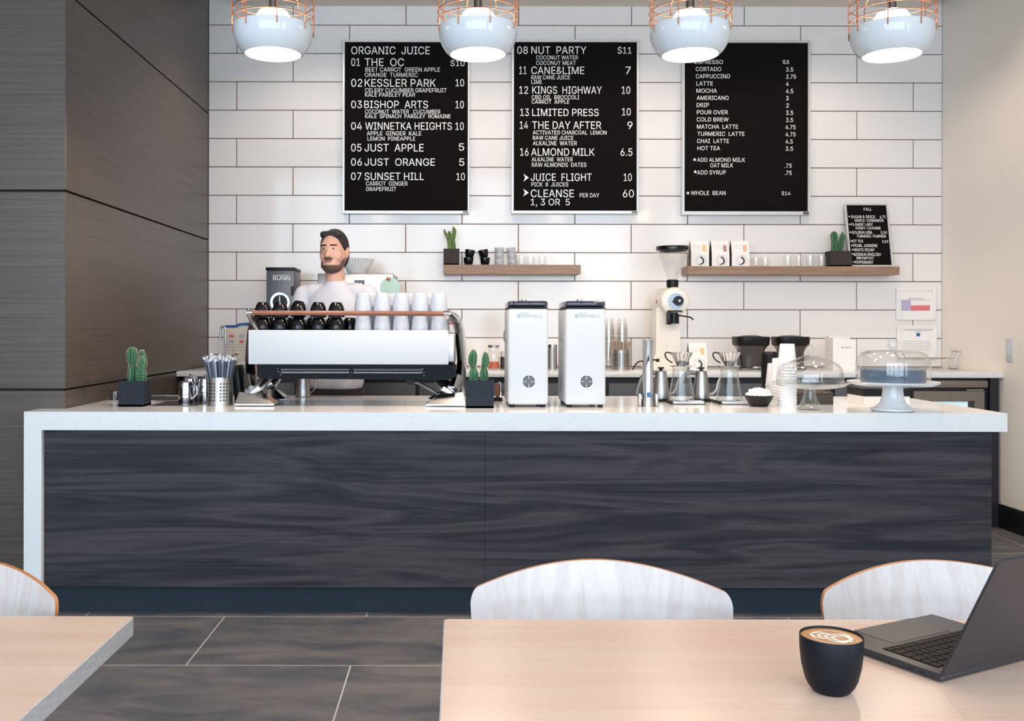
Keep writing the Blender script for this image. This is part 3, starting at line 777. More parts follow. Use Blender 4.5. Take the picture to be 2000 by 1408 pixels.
# ------------------------------------------------------------------ tall white grinders
DG=4.60
def grinder(u0,u1,label):
    xc=XU((u0+u1)/2,DG); r=thing('coffee_grinder',label,'coffee grinder',(xc,DG,Z_F),group='tall white grinders on the counter')
    w=(u1-u0)/K(DG)/2; gz=lambda v: EYE-(v-CY-0.3)/K(DG)-Z_F
    b=M().box(-w,w,0,0.34,gz(790.5),gz(602.5),b=0.014,seg=4).build('body',WHITE,r)
    M().box(-w,w,0.003,0.337,gz(602.3),gz(600),b=0.001,seg=1).build('gasket',BLACK,r)
    lid=M().box(-w+0.002,w-0.002,0.004,0.335,gz(599.8),gz(587.5),b=0.010,seg=3).build('hopper_lid',SMOKE,r)
    M().lathe([(0,0),(0.014,0),(0.014,0.007),(0.010,0.014),(0,0.014)],16,(-0.01,0.16,gz(587.4))).build('lid_knob',STEEL,lid)
    M().box(-w+0.015,w-0.015,0.03,0.31,gz(599.7),gz(596)).build('beans',mat('coffee beans',(44,32,28),0.5,vary=0.5,scale=260),r)
    for sx in (-1,1):
        for y in (0.03,0.30):
            M().lathe([(0,0),(0.012,0),(0.014,0.015),(0,0.015)],14,(sx*(w-0.022),y,0.0)).build('foot',BLACK,r)
    # vent rosette
    m=M(); c=(0.004,gz(745))
    rx=Matrix.Translation((c[0],-0.0006,c[1]))@Matrix.Rotation(PI/2,4,'X')
    for r0,r1 in ((0.0222,0.0282),(0.0142,0.0196),(0.0066,0.0118),(0.0008,0.0046)):
        for q in range(4):
            vs=[];fs=[]
            n=8
            for i in range(n+1):
                a=q*PI/2+0.07+(PI/2-0.14)*i/n
                vs+= [(r0*math.cos(a),r0*math.sin(a),0),(r1*math.cos(a),r1*math.sin(a),0)]
            for i in range(n): fs.append([2*i,2*i+1,2*i+3,2*i+2])
            m.add(vs,fs,0,rx)
    m.box(c[0]-0.005,c[0]+0.005,-0.0008,-0.0004,c[1]-0.0012,c[1]+0.0012,mat=None)
    m.build('vent_rosette',BLACK,r,flat=True)
    m=M()
    for dx,dz in ((0.040,0),(-0.040,0),(0,0.040),(0,-0.040)): m.box(c[0]+dx-0.003,c[0]+dx+0.003,-0.0008,-0.0002,c[1]+dz-0.003,c[1]+dz+0.003)
    m.build('guide_mark',mat('faint blue grey print',(196,206,218),0.5),r)
    # nameplate lettering in grey
    tx0=-w+0.045; m=M()
    letter(m,'SIMONELLI',tx0+0.018,tx0+0.118,gz(619.5),gz(614),-0.0008,0)
    letter(m,'NUOVA',tx0+0.018,tx0+0.058,gz(613),gz(610),-0.0008,0)
    m.box(tx0,tx0+0.014,-0.0008,-0.0002,gz(619.5),gz(613))
    m.build('nameplate_lettering',mat('grey print',(150,154,160),0.4,0.3),r,flat=True)
    m=M(); m.tube([(-w-0.001,0.12,gz(645)),(-w-0.012,0.12,gz(648)),(-w-0.012,0.12,gz(664)),(-w-0.001,0.12,gz(668))],0.004,8,sub=3)
    m.build('side_handle',STEEL,r)
grinder(992,1071,'tall white grinder beside the cactus, left of the matching pair')
grinder(1104.5,1183.5,'tall white grinder nearer the chrome tower, right of the matching pair')

# ------------------------------------------------------------------ potted cacti
def cactus_stem(m, x,y,z0, segs, n=5, mi=0, ms=None):
    """a ribbed stem: segs = [(dx, z, r)]"""
    prof=[]; vs=[]; fs=[]; N=n*6
    for j,(dx,z,r) in enumerate(segs):
        for i in range(N):
            a=2*PI*i/N; rr=r*(0.80+0.20*math.cos(n*a)*1.0)
            vs.append((x+dx+rr*math.cos(a),y+rr*math.sin(a),z0+z))
    for j in range(len(segs)-1):
        for i in range(N): fs.append([j*N+i,j*N+(i+1)%N,(j+1)*N+(i+1)%N,(j+1)*N+i])
    fs.append(list(range((len(segs)-1)*N,len(segs)*N)))
    fs.append(list(range(N))[::-1])
    m.add(vs,fs,mi)
    if ms is not None:
        for j in range(len(segs)-1):
            (dx,z,r),(dx2,z2,r2)=segs[j],segs[j+1]
            steps=max(1,int((z2-z)/0.008))
            for k in range(steps):
                t=k/steps
                for q in range(n):
                    a=2*PI*q/n; rr=(r+(r2-r)*t); cx=x+dx+(dx2-dx)*t
                    for s in (-1,0,1):
                        b=a+0.5*s
                        p=Vector((cx+rr*math.cos(a),y+rr*math.sin(a),z0+z+(z2-z)*t))
                        e=p+Vector((math.cos(b),math.sin(b),0.3*s))*0.005
                        ms.tube([p,e],[0.0007,0.0002],4)
def smooth_segs(pts,k=4):
    out=[]
    for i in range(len(pts)-1):
        p0,p1,p2,p3=[Vector(pts[max(0,min(len(pts)-1,j))]) for j in (i-1,i,i+1,i+2)]
        for q in range(k):
            t=q/k; v=0.5*((2*p1)+(p2-p0)*t+(2*p0-5*p1+4*p2-p3)*t*t+(3*p1-p0-3*p2+p3)*t**3); out.append((v.x,v.y,max(0.0015,v.z)))
    out.append(tuple(pts[-1])); return out
def potted(label,u0,u1,d,z,h,potm,stems,cm,group,depth=None,spines=True):
    xc=XU((u0+u1)/2,d); w=(u1-u0)/K(d)/2; dp=depth or 2*w
    r=thing('potted_cactus',label,'potted plant',(xc,d,z),group=group)
    m=M(); wl=0.008
    m.box(-w,w,0,dp,0,0.012,b=0.0015,seg=1)
    m.box(-w,w,0,wl,0.0,h,b=0.0015,seg=1); m.box(-w,w,dp-wl,dp,0.0,h,b=0.0015,seg=1); m.box(-w,-w+wl,wl-.001,dp-wl+.001,0,h,b=0.0015,seg=1); m.box(w-wl,w,wl-.001,dp-wl+.001,0,h,b=0.0015,seg=1)
    m.build('pot',potm,r)
    M().box(-w+wl,w-wl,wl,dp-wl,h-0.03,h-0.012).build('soil',SOIL,r)
    for (x,y,segs) in stems:
        m=M(); ms=M() if spines else None
        cactus_stem(m,x,dp/2+y,h-0.018,smooth_segs(segs),5,0,ms)
        st=m.build('stem',cm,r,ang=60)
        if ms: ms.build('spine',SPINE,st)
    return r
kk=1/K(4.6)
potted('cactus in square charcoal pot at the left end of the counter, near the brown wall',231,280,4.60,Z_F,0.123,CHARCOAL,
 [(-0.008,0.0,[(0,0,.022),(0,0.04,.026),(0.0,0.08,.021),(-0.002,0.094,.015),(-0.006,0.115,.022),(-0.006,0.15,.024),(-0.004,0.17,.017),(-0.004,0.178,.002)]),
  (0.030,0.018,[(0,0,.014),(0.003,0.04,.017),(0.002,0.075,.012),(0.004,0.10,.017),(0.0,0.13,.016),(-0.002,0.158,.009),(-0.002,0.165,.002)]),
  (0.030,-0.018,[(0,0,.012),(0.002,0.05,.014),(0.006,0.09,.012),(0.009,0.118,.012),(0.008,0.138,.003)])],CACTUS,'cacti in square pots')
potted('cactus in square charcoal pot between espresso machine and white grinders',910,965,4.556,Z_F,0.13,CHARCOAL,
 [(-0.030,0.0,[(0,0,.020),(0,0.05,.024),(-0.002,0.08,.013),(-0.006,0.10,.022),(-0.004,0.135,.022),(0.0,0.16,.010),(0.0,0.166,.002)]),
  (0.020,0.01,[(0,0,.016),(0.0,0.05,.022),(0.0,0.075,.014),(0.006,0.095,.020),(0.007,0.125,.018),(0.008,0.148,.009),(0.008,0.154,.002)])],CACTUS,'cacti in square pots')
DSH=6.905
potted('yellow green branching cactus in dark pot on the short oak shelf',866,897,DSH,ZS1,0.117,BROWNPOT,
 [(0.0,0.0,[(0,0,.030),(0.002,0.05,.028),(0.004,0.085,.02),(0.012,0.12,.018),(0.018,0.15,.016),(0.014,0.178,.006),(0.013,0.182,.002)]),
  (-0.006,0.01,[(0,0,.022),(-0.002,0.06,.02),(-0.006,0.095,.017),(-0.012,0.13,.014),(-0.010,0.152,.003)]),
  (-0.018,0.0,[(0,0,.012),(0.0,0.06,.014),(-0.010,0.10,.014),(-0.026,0.13,.012),(-0.034,0.155,.006),(-0.034,0.162,.002)])],CACTUS2,'cacti in square pots',depth=0.12)
potted('green cactus in dark pot on the long oak shelf beside the FALL board',1622,1664,DSH-.018,ZS2,0.112,BROWNPOT,
 [(-0.028,0.0,[(0,0,.026),(0.002,0.06,.025),(0.0,0.095,.023),(-0.002,0.13,.026),(-0.002,0.155,.018),(-0.002,0.163,.002)]),
  (0.014,0.0,[(0,0,.022),(0.0,0.06,.022),(0.004,0.10,.016),(0.012,0.13,.016),(0.016,0.155,.006),(0.016,0.16,.002)]),
  (0.026,0.0,[(0,0.03,.012),(0.004,0.08,.013),(0.014,0.115,.012),(0.022,0.14,.004),(0.023,0.143,.001)])],CACTUS,'cacti in square pots',depth=0.11)

# ------------------------------------------------------------------ left end of the counter
r=thing('drop_in_sink','steel rimmed drop-in rinse sink in the counter beside the brown wall','sink',(-1.60,5.12,Z_F))
m=M()
for a,b,c,e in ((-0.19,0.19,-0.19,-0.172),(-0.19,0.19,0.172,0.19),(-0.19,-0.172,-0.172,0.172),(0.172,0.19,-0.172,0.172)): m.box(a,b,c,e,0.0005,0.006,b=0.0012,seg=1)
m.build('rim',STEEL,r)
M().box(-0.172,0.172,-0.172,0.172,0.0004,0.0022).build('basin',DSTEEL,r)
m=M().box(-0.185,-0.150,-0.17,-0.12,0.0062,0.052,b=0.003); m.build('tap_block',DSTEEL,r)
M().tube([(-0.163,-0.175,0.006),(-0.163,-0.175,0.045)],0.005,10).build('tap_spout',CHROME,r)
d=4.78; m=M().box(XU(310,d),XU(398,d),4.64,4.95,Z_F,Z_F+0.003,b=0.001,seg=1)
tag(m.build('serving_mat',DSTEEL),'flat dark steel mat under the chrome milk jugs','mat')
def jug(u,d,rad,h,label,spin):
    r=thing('milk_jug',label,'jug',(XU(u,d),d,Z_F+0.003),spin,'chrome milk jugs on the steel mat')
    pr=[(0,0),(rad*.96,0),(rad,0.004),(rad,h*.80),(rad*.9,h*.88),(rad*.93,h*.93),(rad*.55,h*.985),(0,h)]
    M().lathe(pr,32).build('jug_body',CHROME,r)
    M().lathe([(0,h-0.001),(0.007,h),(0.010,h+0.006),(0.006,h+0.011),(0,h+0.012)],16).build('lid_knob',CHROME,r)
    M().tube([(rad*.98,0,h*.78),(rad+0.026,0,h*.72),(rad+0.028,0,h*.42),(rad*.98,0,h*.18)],0.0045,10,sub=5).build('handle',CHROME,r)
jug(363.5,4.80,0.038,0.112,'chrome milk jug, front one of three on the steel mat',-0.35)
jug(373,4.90,0.040,0.128,'chrome milk jug, behind the front jug on the steel mat',0.3)
jug(402,4.88,0.036,0.126,'chrome milk jug, partly behind the perforated straw holder',2.8)

def holder(name,label,x,y,z,rad,h,group=None):
    r=thing(name,label,'utensil holder',(x,y,z),group=group)
    M().lathe([(0,0.002),(rad,0.0),(rad,h),(rad-0.003,h),(rad-0.003,0.006),(0,0.006)],40).build('canister',STEEL,r)
    m=M()
    for col in range(24):
        a=2*PI*col/24
        if col%6 in (0,): continue
        for row in range(6):
            zz=h*(0.20+0.115*row)
            mt=Matrix.Translation(((rad+0.0004)*math.cos(a),(rad+0.0004)*math.sin(a),zz))@Matrix.Rotation(a,4,'Z')@Matrix.Rotation(PI/2,4,'Y')
            m.lathe([(0,0),(0.0042*rad/0.06,0)],10,mat=mt)
    m.build('perforation',REVEAL,r)
    return r
d=4.70; hx=XU(430.5,d); holder('perforated_holder','perforated steel holder full of wrapped straws on the counter',hx,d,Z_F,0.0605,0.138,'perforated steel holders')
WRAP=mat('paper wrapper',(222,226,232),0.6); SDARK=mat('dark straw',(74,80,92),0.45); SMID=mat('grey straw',(130,136,146),0.5)
def sticks(cx,cy,z0,rad,h,L,n,spread,name,label,cat,group,mats,rr,tip=True):
    m=M(); m.tube([(0,0,0),(0,0,L*.86)],rr,6,mi=0)
    if tip: m.tube([(0,0,L*.86),(0,0,L*.95)],rr*1.1,6,mi=0).tube([(0,0,L*.95),(0,0,L)],[rr*1.15,rr*1.5],6,mi=1)
    else: m.tube([(0,0,L*.86),(0,0,L)],rr,6,mi=0)
    p=m.build(name,mats); tag(p,label,cat,group)
    for i in range(n):
        o=p if i==0 else p.copy()
        if i>0: COL.objects.link(o)
        a=2.39996*i; q=math.sqrt((i+0.5)/n)
        bx=q*(rad-0.008)*0.55*math.cos(a); by=q*(rad-0.008)*0.55*math.sin(a)
        tx=q*(rad*spread)*math.cos(a); ty=q*(rad*spread)*math.sin(a)
        o.location=(cx+bx,cy+by,z0+0.007)
        v=Vector((tx-bx,ty-by,L*(0.95+0.0*random.random())))
        o.rotation_euler=Vector((0,0,1)).rotation_difference(v).to_euler()
        s=0.90+0.10*random.random(); o.scale=(1,1,s)
    return p
sticks(hx,d,Z_F,0.0605,0.138,0.238,34,1.42,'wrapped_straw','dark straw in white paper wrapper standing in the front steel holder','straw','wrapped straws in the front holder',[SDARK,WRAP],0.0036)
sticks(hx,d+0.004,Z_F,0.0605,0.138,0.242,20,1.40,'wrapped_straw','pale blue grey straw in white wrapper standing in the front steel holder','straw','wrapped straws in the front holder',[mat('pale blue straw',(150,166,188),0.5),WRAP],0.0036)
# spiral bound book and white card beside the machine
r=thing('spiral_notebook','black spiral bound notebook standing between straw holder and espresso machine','notebook',(XU(466,4.80),4.80,Z_F),rot=(0,-0.10,0.0))
M().box(-0.018,0.016,-0.0,0.13,0.001,0.19,b=0.002).build('cover',BLACK,r)
m=M()
for i in range(16): m.tube([(-0.024+0.006*math.cos(a),-0.001+0.006*math.sin(a),0.012+0.0112*i) for a in [2*PI*k/10 for k in range(10)]],0.0011,5,closed=True)
m.build('spiral',CHROME,r)
m=M().box(XU(474,4.97),XU(484,4.97),4.97,5.1,Z_F,Z_F+0.20,b=0.001,seg=1)
tag(m.build('menu_card',PAPER),'white card standing behind the spiral notebook by the machine','card')
# steel pitcher and small things seen under the machine
r=thing('steel_pitcher','steel milk pitcher seen below the machine on the barista side','pitcher',(XU(593,5.28),5.26,Z_F))
M().lathe([(0,0),(0.042,0),(0.043,0.004),(0.038,0.05),(0.034,0.09),(0.036,0.12),(0.033,0.12),(0.031,0.09),(0.036,0.02),(0,0.006)],32).build('body',STEEL,r)
M().tube([(0.034,0,0.11),(0.062,0,0.10),(0.066,0,0.05),(0.040,0,0.02)],0.004,8,sub=4).build('handle',STEEL,r)
r=thing('tamper','steel and wood tamper standing behind the middle cactus pot','tamper',(XU(972,5.0),5.0,Z_F))
M().lathe([(0,0),(0.026,0),(0.026,0.016),(0.008,0.022),(0,0.022)],24).build('base',BLACK,r)
M().lathe([(0,0.022),(0.008,0.022),(0.010,0.05),(0.013,0.075),(0.011,0.09),(0,0.095)],16).build('handle',RAILWOOD,r)
M().tube([(0.016,0,0.02),(0.016,0,0.092),(0.008,0,0.098)],0.0025,6).build('pin',CHROME,r)

# ------------------------------------------------------------------ pour-over station
dt=4.68
r=thing('water_tower','chrome water tap tower rising from the counter beside the kettles','tap',(XU(1265.5,dt),dt,Z_F))
h=ZV(663,dt,1265)-Z_F
M().lathe([(0,0),(0.026,0),(0.026,h-0.003),(0.024,h),(0,h)],32).build('column',CHROME,r)
M().lathe([(0.027,0),(0.031,0),(0.031,0.035),(0.027,0.035)],32).build('base_collar',STEEL,r)
for s in (-1,1): M().box(s*0.040-0.007,s*0.040+0.007,-0.02,0.02,0.001,0.062,b=0.003).build('side_bracket',STEEL,r)
M().box(-0.010,0.010,-0.0268,-0.0255,0.045,0.070).build('blue_sticker',BLUE,r)
M().tube([(-0.024,0,h-0.105),(-0.045,0,h-0.108),(-0.062,0,h-0.125),(-0.074,0,h-0.148)],0.0035,8,sub=5).build('spout',BLACK,r)
m=M().tube([(0.024,0,h-0.098),(0.050,0,h-0.100)],0.004,8); m.box(0.038,0.056,-0.006,0.006,h-0.109,h-0.093,b=0.003); m.build('lever',BLACK,r)
def scale_(u,d,label):
    r=thing('brew_scale',label,'scale',(XU(u,d),d,Z_F),group='brew scales under the carafes')
    M().box(-0.085,0.085,-0.07,0.07,0.0,0.014,b=0.002).build('body',BLACK,r); M().box(-0.075,0.08,-0.0725,0.0,0.004,0.0165,b=0.001,seg=1).build('platform',WHITE,r)
scale_(1338,4.86,'flat brew scale under the left carafe beside the chrome tower')
scale_(1432,4.86,'flat brew scale under the right carafe beside the black bowl')
def carafe(u,d,z,label,label2):
    r=thing('glass_carafe',label,'carafe',(XU(u,d),d,z),group='glass pour-over carafes')
    o=[(0,0.0),(0.060,0.0),(0.064,0.006),(0.063,0.018),(0.058,0.05),(0.051,0.09),(0.0445,0.125),(0.042,0.145),(0.044,0.16),(0.049,0.172)]
    M().lathe(o+[(p[0]-0.0025,p[1]+0.002) for p in o[::-1] if p[0]>0.01]+[(0,0.003)],40).build('vessel',THICKGLASS,r)
    q=thing('coffee_dripper',label2,'dripper',(XU(u,d),d,z+0.1755),group='steel drippers on the carafes')
    m=M(); n=60
    prof=[]
    for i in range(9):
        t=i/8; rr=0.024+0.030*t; prof+= [(rr+0.0012*(i%2),0.004+0.062*t)]
    m.lathe([(0.0,0.003)]+prof+[(p[0]-0.002,p[1]) for p in prof[::-1]]+[(0,0.005)],n,ripple=lambda a,z: 1+0.035*math.cos(20*a)*min(1,z/0.03))
    m.build('ridged_cone',CHROME,q)
    M().lathe([(0.02,-0.002),(0.056,-0.003),(0.0565,0.0),(0.02,0.003)],36).build('base_plate',CHROME,q)
    M().tube([(-0.053,0,0.062),(-0.075,0,0.066),(-0.082,0,0.052),(-0.070,0,0.03),(-0.045,0,0.014)],0.0035,8,sub=5).build('handle',BLACK,q)
carafe(1331,4.84,Z_F+0.0165,'clear glass carafe on the left brew scale, beside the chrome tower','ridged steel dripper on the left carafe')
carafe(1424.5,4.84,Z_F+0.0165,'clear glass carafe on the right brew scale, beside the black bowl','ridged steel dripper on the right carafe')
def kettle(u,d,label):
    r=thing('gooseneck_kettle',label,'kettle',(XU(u,d),d,Z_F),group='gooseneck kettles behind the carafes')
    M().lathe([(0,0.012),(0.044,0.012),(0.045,0.018),(0.041,0.06),(0.033,0.12),(0.028,0.150),(0.0285,0.156),(0.010,0.160),(0,0.160)],36).build('body',STEEL,r)
    M().lathe([(0,0.160),(0.008,0.160),(0.008,0.166),(0.017,0.170),(0.017,0.176),(0,0.178)],20).build('lid_knob',BLACK,r)
    M().tube([(0.042,0,0.035),(0.062,0,0.04),(0.078,0,0.06),(0.086,0,0.095),(0.096,0,0.118),(0.106,0,0.124)],[0.008,0.007,0.0055,0.005,0.0045,0.004],10,sub=5).build('spout',STEEL,r)
    M().tube([(-0.030,0,0.146),(-0.060,0,0.148),(-0.092,0,0.128),(-0.112,0,0.09),(-0.124,0,0.045),(-0.122,0,0.035)],0.0065,8,sub=5,flat=1.8).build('handle',DSTEEL,r)
    M().lathe([(0,0),(0.060,0),(0.062,0.010),(0,0.0115)],30).build('base',BLACK,r)
kettle(1291,5.02,'steel gooseneck kettle between the chrome tower and the left carafe')
kettle(1370,5.02,'steel gooseneck kettle between the two carafes')
# bowl of sugar
db=4.70
r=thing('sugar_bowl','black bowl heaped with white sugar lumps near the cup stacks','bowl',(XU(1482.5,db),db,Z_F))
bz=0.054
M().lathe([(0,0),(0.042,0),(0.044,0.003),(0.058,0.026),(0.067,0.046),(0.069,bz),(0.066,bz),(0.063,0.044),(0.052,0.024),(0.036,0.010),(0,0.008)],40).build('bowl_body',BLACKGLOSS,r)
lump=M().box(-0.0105,0.0105,-0.0105,0.0105,-0.009,0.009,b=0.005,seg=3).build('sugar_lump',mat('sugar',(244,243,240),0.6,bump=0.3,scale=400))
tag(lump,'white sugar lump in the black bowl','sugar lump','sugar lumps in the black bowl')
k=0
for ring,(rr,zz,n) in enumerate(((0.053,0.056,14),(0.031,0.062,8),(0.008,0.066,3),(0.040,0.073,8),(0.018,0.079,4))):
    for i in range(n):
        a=2*PI*i/n+0.3*ring
        o=lump if k==0 else lump.copy()
        if k: COL.objects.link(o)
        o.location=(XU(1482.5,db)+rr*math.cos(a),db+rr*math.sin(a),Z_F+zz-0.001+0.002*random.random()); o.rotation_euler=(random.random()*0.6,random.random()*0.6,a); k+=1

# ------------------------------------------------------------------ stacks of cups
pc=[(0,0.004),(0.0335,0.004),(0.034,0.0),(0.0445,0.108),(0.0465,0.109),(0.0468,0.1115),(0.0455,0.1125),(0.0435,0.110),(0.0330,0.006),(0,0.006)]
p0=thing('paper_cup','white paper cup','paper cup',(0,0,-5),group='white paper cups in upside-down stacks')
M().lathe(pc,32).build('cup_wall',mat('white paper cup stock',(238,238,240),0.5),p0)
def cupstack(u,d,n,where,step=0.0148,proto=None):
    for i in range(n):
        zz=Z_F+0.1125+step*(n-1-i)
        pos='top' if i==0 else ('bottom' if i==n-1 else f'{ORD[i]} from the top')
        put(proto,(XU(u,d),d,zz),f'white paper cup, {pos} of the {where}',(PI,0,0))
cupstack(1537.5,4.70,14,'tallest stack before the glass dome',proto=p0)
cupstack(1522.5,4.81,9,'middle stack left of the tallest',proto=p0)
cupstack(1513,4.92,7,'shortest stack behind the other two',proto=p0)
q0=thing('black_cup_stacked','black paper cup','paper cup',(0,0,-5),group='black paper cups in one upright stack')
M().lathe([(0,0.004),(0.032,0.004),(0.0325,0),(0.042,0.12),(0.044,0.121),(0.044,0.124),(0.0415,0.124),(0.031,0.006),(0,0.006)],32).build('cup_wall',BLACK,q0)
for i in range(9):
    pos='top' if i==8 else ('bottom' if i==0 else f'{ORD[8-i]} from the top')
    put(q0,(XU(1503,5.06),5.06,Z_F+0.0145*i),f'black paper cup, {pos} of the black stack behind white cups',(0,0,0))
r=thing('cup_lid','black lid on top of the black paper cup stack','lid',(XU(1503,5.06),5.06,Z_F+0.0145*8+0.1245))
M().lathe([(0.0,0.012),(0.036,0.012),(0.038,0.016),(0.041,0.014),(0.0455,0.004),(0.0455,0.0),(0.043,0.0),(0.040,0.009),(0,0.009)],32).build('lid_shell',BLACK,r)

# ------------------------------------------------------------------ cake stands and boxes
dg=4.50
r=thing('glass_cake_stand','clear glass footed cake stand, left of the two on the counter','cake stand',(XU(1582,dg),dg,Z_F),group='cake stands on the counter')
M().lathe([(0,0.006),(0.05,0.0),(0.060,0.002),(0.061,0.008),(0.046,0.020),(0.034,0.045),(0.026,0.075),(0.025,0.095),(0.024,0.098),(0.018,0.09),(0.022,0.06),(0.03,0.03),(0,0.012)],40).build('stem',THICKGLASS,r)
M().lathe([(0,0.099),(0.09,0.099),(0.150,0.112),(0.176,0.126),(0.177,0.129),(0.172,0.130),(0.148,0.118),(0.09,0.106),(0,0.105)],56).build('plate',THICKGLASS,r)
q=thing('glass_dome','clear glass dome with round knob, on the glass cake stand','dome',(XU(1582,dg),dg,Z_F+0.1185),group='glass domes on the cake stands')
o=[(0.150,0.0),(0.151,0.004),(0.149,0.05),(0.142,0.078),(0.125,0.098),(0.095,0.113),(0.06,0.121),(0.045,0.128),(0.03,0.133),(0.012,0.136)]
M().lathe(o+[(0.012,0.132),(0.03,0.129)]+[(p[0]-0.003,p[1]-0.003) for p in o[:-2][::-1]]+[(0.150,0)],56).build('cover',GLASS,q)
M().lathe([(0,0.132),(0.012,0.136),(0.010,0.146),(0.014,0.150),(0.020,0.162),(0.020,0.172),(0.013,0.184),(0,0.188)],24).build('knob',THICKGLASS,q)
dh=4.46
r=thing('white_cake_stand','white ceramic footed cake stand, right of the two on the counter','cake stand',(XU(1744,dh),dh,Z_F),group='cake stands on the counter')
M().lathe([(0,0.0),(0.088,0.0),(0.096,0.005),(0.095,0.011),(0.080,0.015),(0.074,0.022),(0.058,0.034),(0.049,0.06),(0.045,0.09),(0.044,0.112),(0,0.112)],48).build('pedestal',WHITEGLOSS,r)
M().lathe([(0,0.112),(0.07,0.112),(0.17,0.118),(0.198,0.128),(0.200,0.136),(0.196,0.137),(0.165,0.130),(0,0.130)],64).build('plate',WHITEGLOSS,r)
q=thing('glass_dome','clear glass dome with square knob, on the white cake stand','dome',(XU(1744,dh),dh,Z_F+0.1312),group='glass domes on the cake stands')
o=[(0.160,0.0),(0.161,0.004),(0.160,0.09),(0.154,0.118),(0.140,0.136),(0.115,0.146),(0.06,0.150),(0.02,0.151)]
M().lathe(o+[(0.02,0.147)]+[(p[0]-0.003,p[1]-0.003) for p in o[:-1][::-1]]+[(0.160,0)],56).build('cover',GLASS,q)
m=M().lathe([(0,0.146),(0.016,0.150),(0.011,0.158),(0,0.158)],20); m.box(-0.020,0.020,-0.020,0.020,0.159,0.196,b=0.006,seg=2); m.build('knob',THICKGLASS,q)
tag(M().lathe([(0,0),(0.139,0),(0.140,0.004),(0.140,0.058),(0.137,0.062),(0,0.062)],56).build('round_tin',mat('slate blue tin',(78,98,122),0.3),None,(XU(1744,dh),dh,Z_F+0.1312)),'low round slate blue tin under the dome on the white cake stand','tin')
dk=4.80
r=thing('wooden_box','low dark wooden box behind the glass cake stand','box',(XU(1592,dk),dk,Z_F))
M().box(-0.092,0.092,0,0.16,0,0.052,b=0.001,seg=1).build('body',wood('dark stained box',(40,33,32),(78,66,62),(0.8,10,16),3,0.5),r)
M().box(-0.092,0.092,0,0.16,0.053,0.060,b=0.001,seg=1).build('lid',wood('dark stained lid',(58,44,38),(92,72,60),(0.8,10,16),3,0.5),r)
dk=4.80
r=thing('gift_box','low white box with black lid behind the white cake stand','box',(XU(1732,dk),dk,Z_F))
M().box(-0.115,0.115,0,0.20,0,0.042,b=0.001,seg=1).build('tray',PAPER,r)
M().box(-0.117,0.117,-0.002,0.202,0.0425,0.080,b=0.001,seg=1).build('lid',BLACK,r)

# ------------------------------------------------------------------ back counter goods
def bx(u,d,v=700): return XU(u,d,v)
d=6.85
r=thing('sink_tap','chrome gooseneck tap with two lever handles by the hand washing notice','tap',(bx(441,d),d,Z_B))
hh=ZV(637,d,436)-Z_B
M().tube([(0.0,0,0),(0,0,hh-0.05),(-0.004,0,hh-0.014),(-0.018,0,hh),(-0.033,0,hh-0.012),(-0.038,0,hh-0.05),(-0.040,0,hh-0.105)],0.0065,12,sub=5).build('gooseneck',CHROME,r)
M().lathe([(0,0),(0.02,0),(0.018,0.02),(0.009,0.03),(0,0.03)],20).build('base',CHROME,r)
for s in (-1,1):
    M().tube([(s*0.055,0,0),(s*0.055,0,0.08),(s*0.06,-0.01,0.092),(s*0.098,-0.03,0.094)],[0.008,0.008,0.007,0.005],10,sub=3).build('lever_handle',CHROME,r)
r=thing('soap_bottle','small clear bottle behind the tap, before the notice','bottle',(bx(457,6.7),6.7,Z_B))
M().lathe([(0,0),(0.030,0),(0.031,0.01),(0.028,0.07),(0.012,0.11),(0.010,0.15),(0.008,0.15),(0.010,0.11),(0.026,0.07),(0.028,0.01),(0,0.006)],24).build('bottle_body',GLASS,r)
M().lathe([(0,0.004),(0.027,0.008),(0.026,0.05),(0,0.05)],20).build('liquid',mat('amber soap',(224,190,130),0.3),r)
# box grinder
d=6.60; w=(574-520)/K(d)/2
r=thing('bulk_grinder','grey box coffee grinder with round dial on the back worktop','coffee grinder',(XU(547,d),d,Z_B))
gz=lambda v: ZV(v,d,547)-Z_B
M().box(-w,w,0,0.27,0.03,gz(528),b=0.004).build('housing',GREY,r)
M().box(-w-0.004,w+0.004,-0.006,0.275,gz(527.8),gz(522),b=0.003).build('lid',BLACK,r)
M().box(-w+0.01,w-0.01,-0.03,0.26,0,0.03,b=0.003).build('base',BLACK,r)
m=M(); m.lathe([(0.05,0),(0.067,0),(0.066,0.006),(0.052,0.006)],36,mat=Matrix.Translation((0.0,-0.0005,gz(590)))@Matrix.Rotation(PI/2,4,'X')); m.build('dial_ring',CHROME,r)
m=M(); m.lathe([(0,0),(0.05,0),(0.05,0.004),(0.03,0.005),(0.028,0.016),(0,0.016)],32,mat=Matrix.Translation((0.0,-0.0005,gz(590)))@Matrix.Rotation(PI/2,4,'X')); m.build('dial_face',BLACK,r)
M().box(-0.003,0.003,-0.019,-0.0165,gz(590),gz(578)).build('dial_pointer',LETTER,r)
M().box(w-0.020,w-0.001,-0.008,0.001,gz(577),gz(559),b=0.001,seg=1).build('rocker_switch',BLACK,r)
m=M(); letter(m,'BUNN',XU(533,d)-XU(547,d),XU(566,d)-XU(547,d),gz(547),gz(539.5),-0.0012,0); m.box(XU(533,d)-XU(547,d),XU(565,d)-XU(547,d),-0.0014,-0.0005,gz(538),gz(537.2)); m.build('nameplate_lettering',LETTER,r,flat=True)
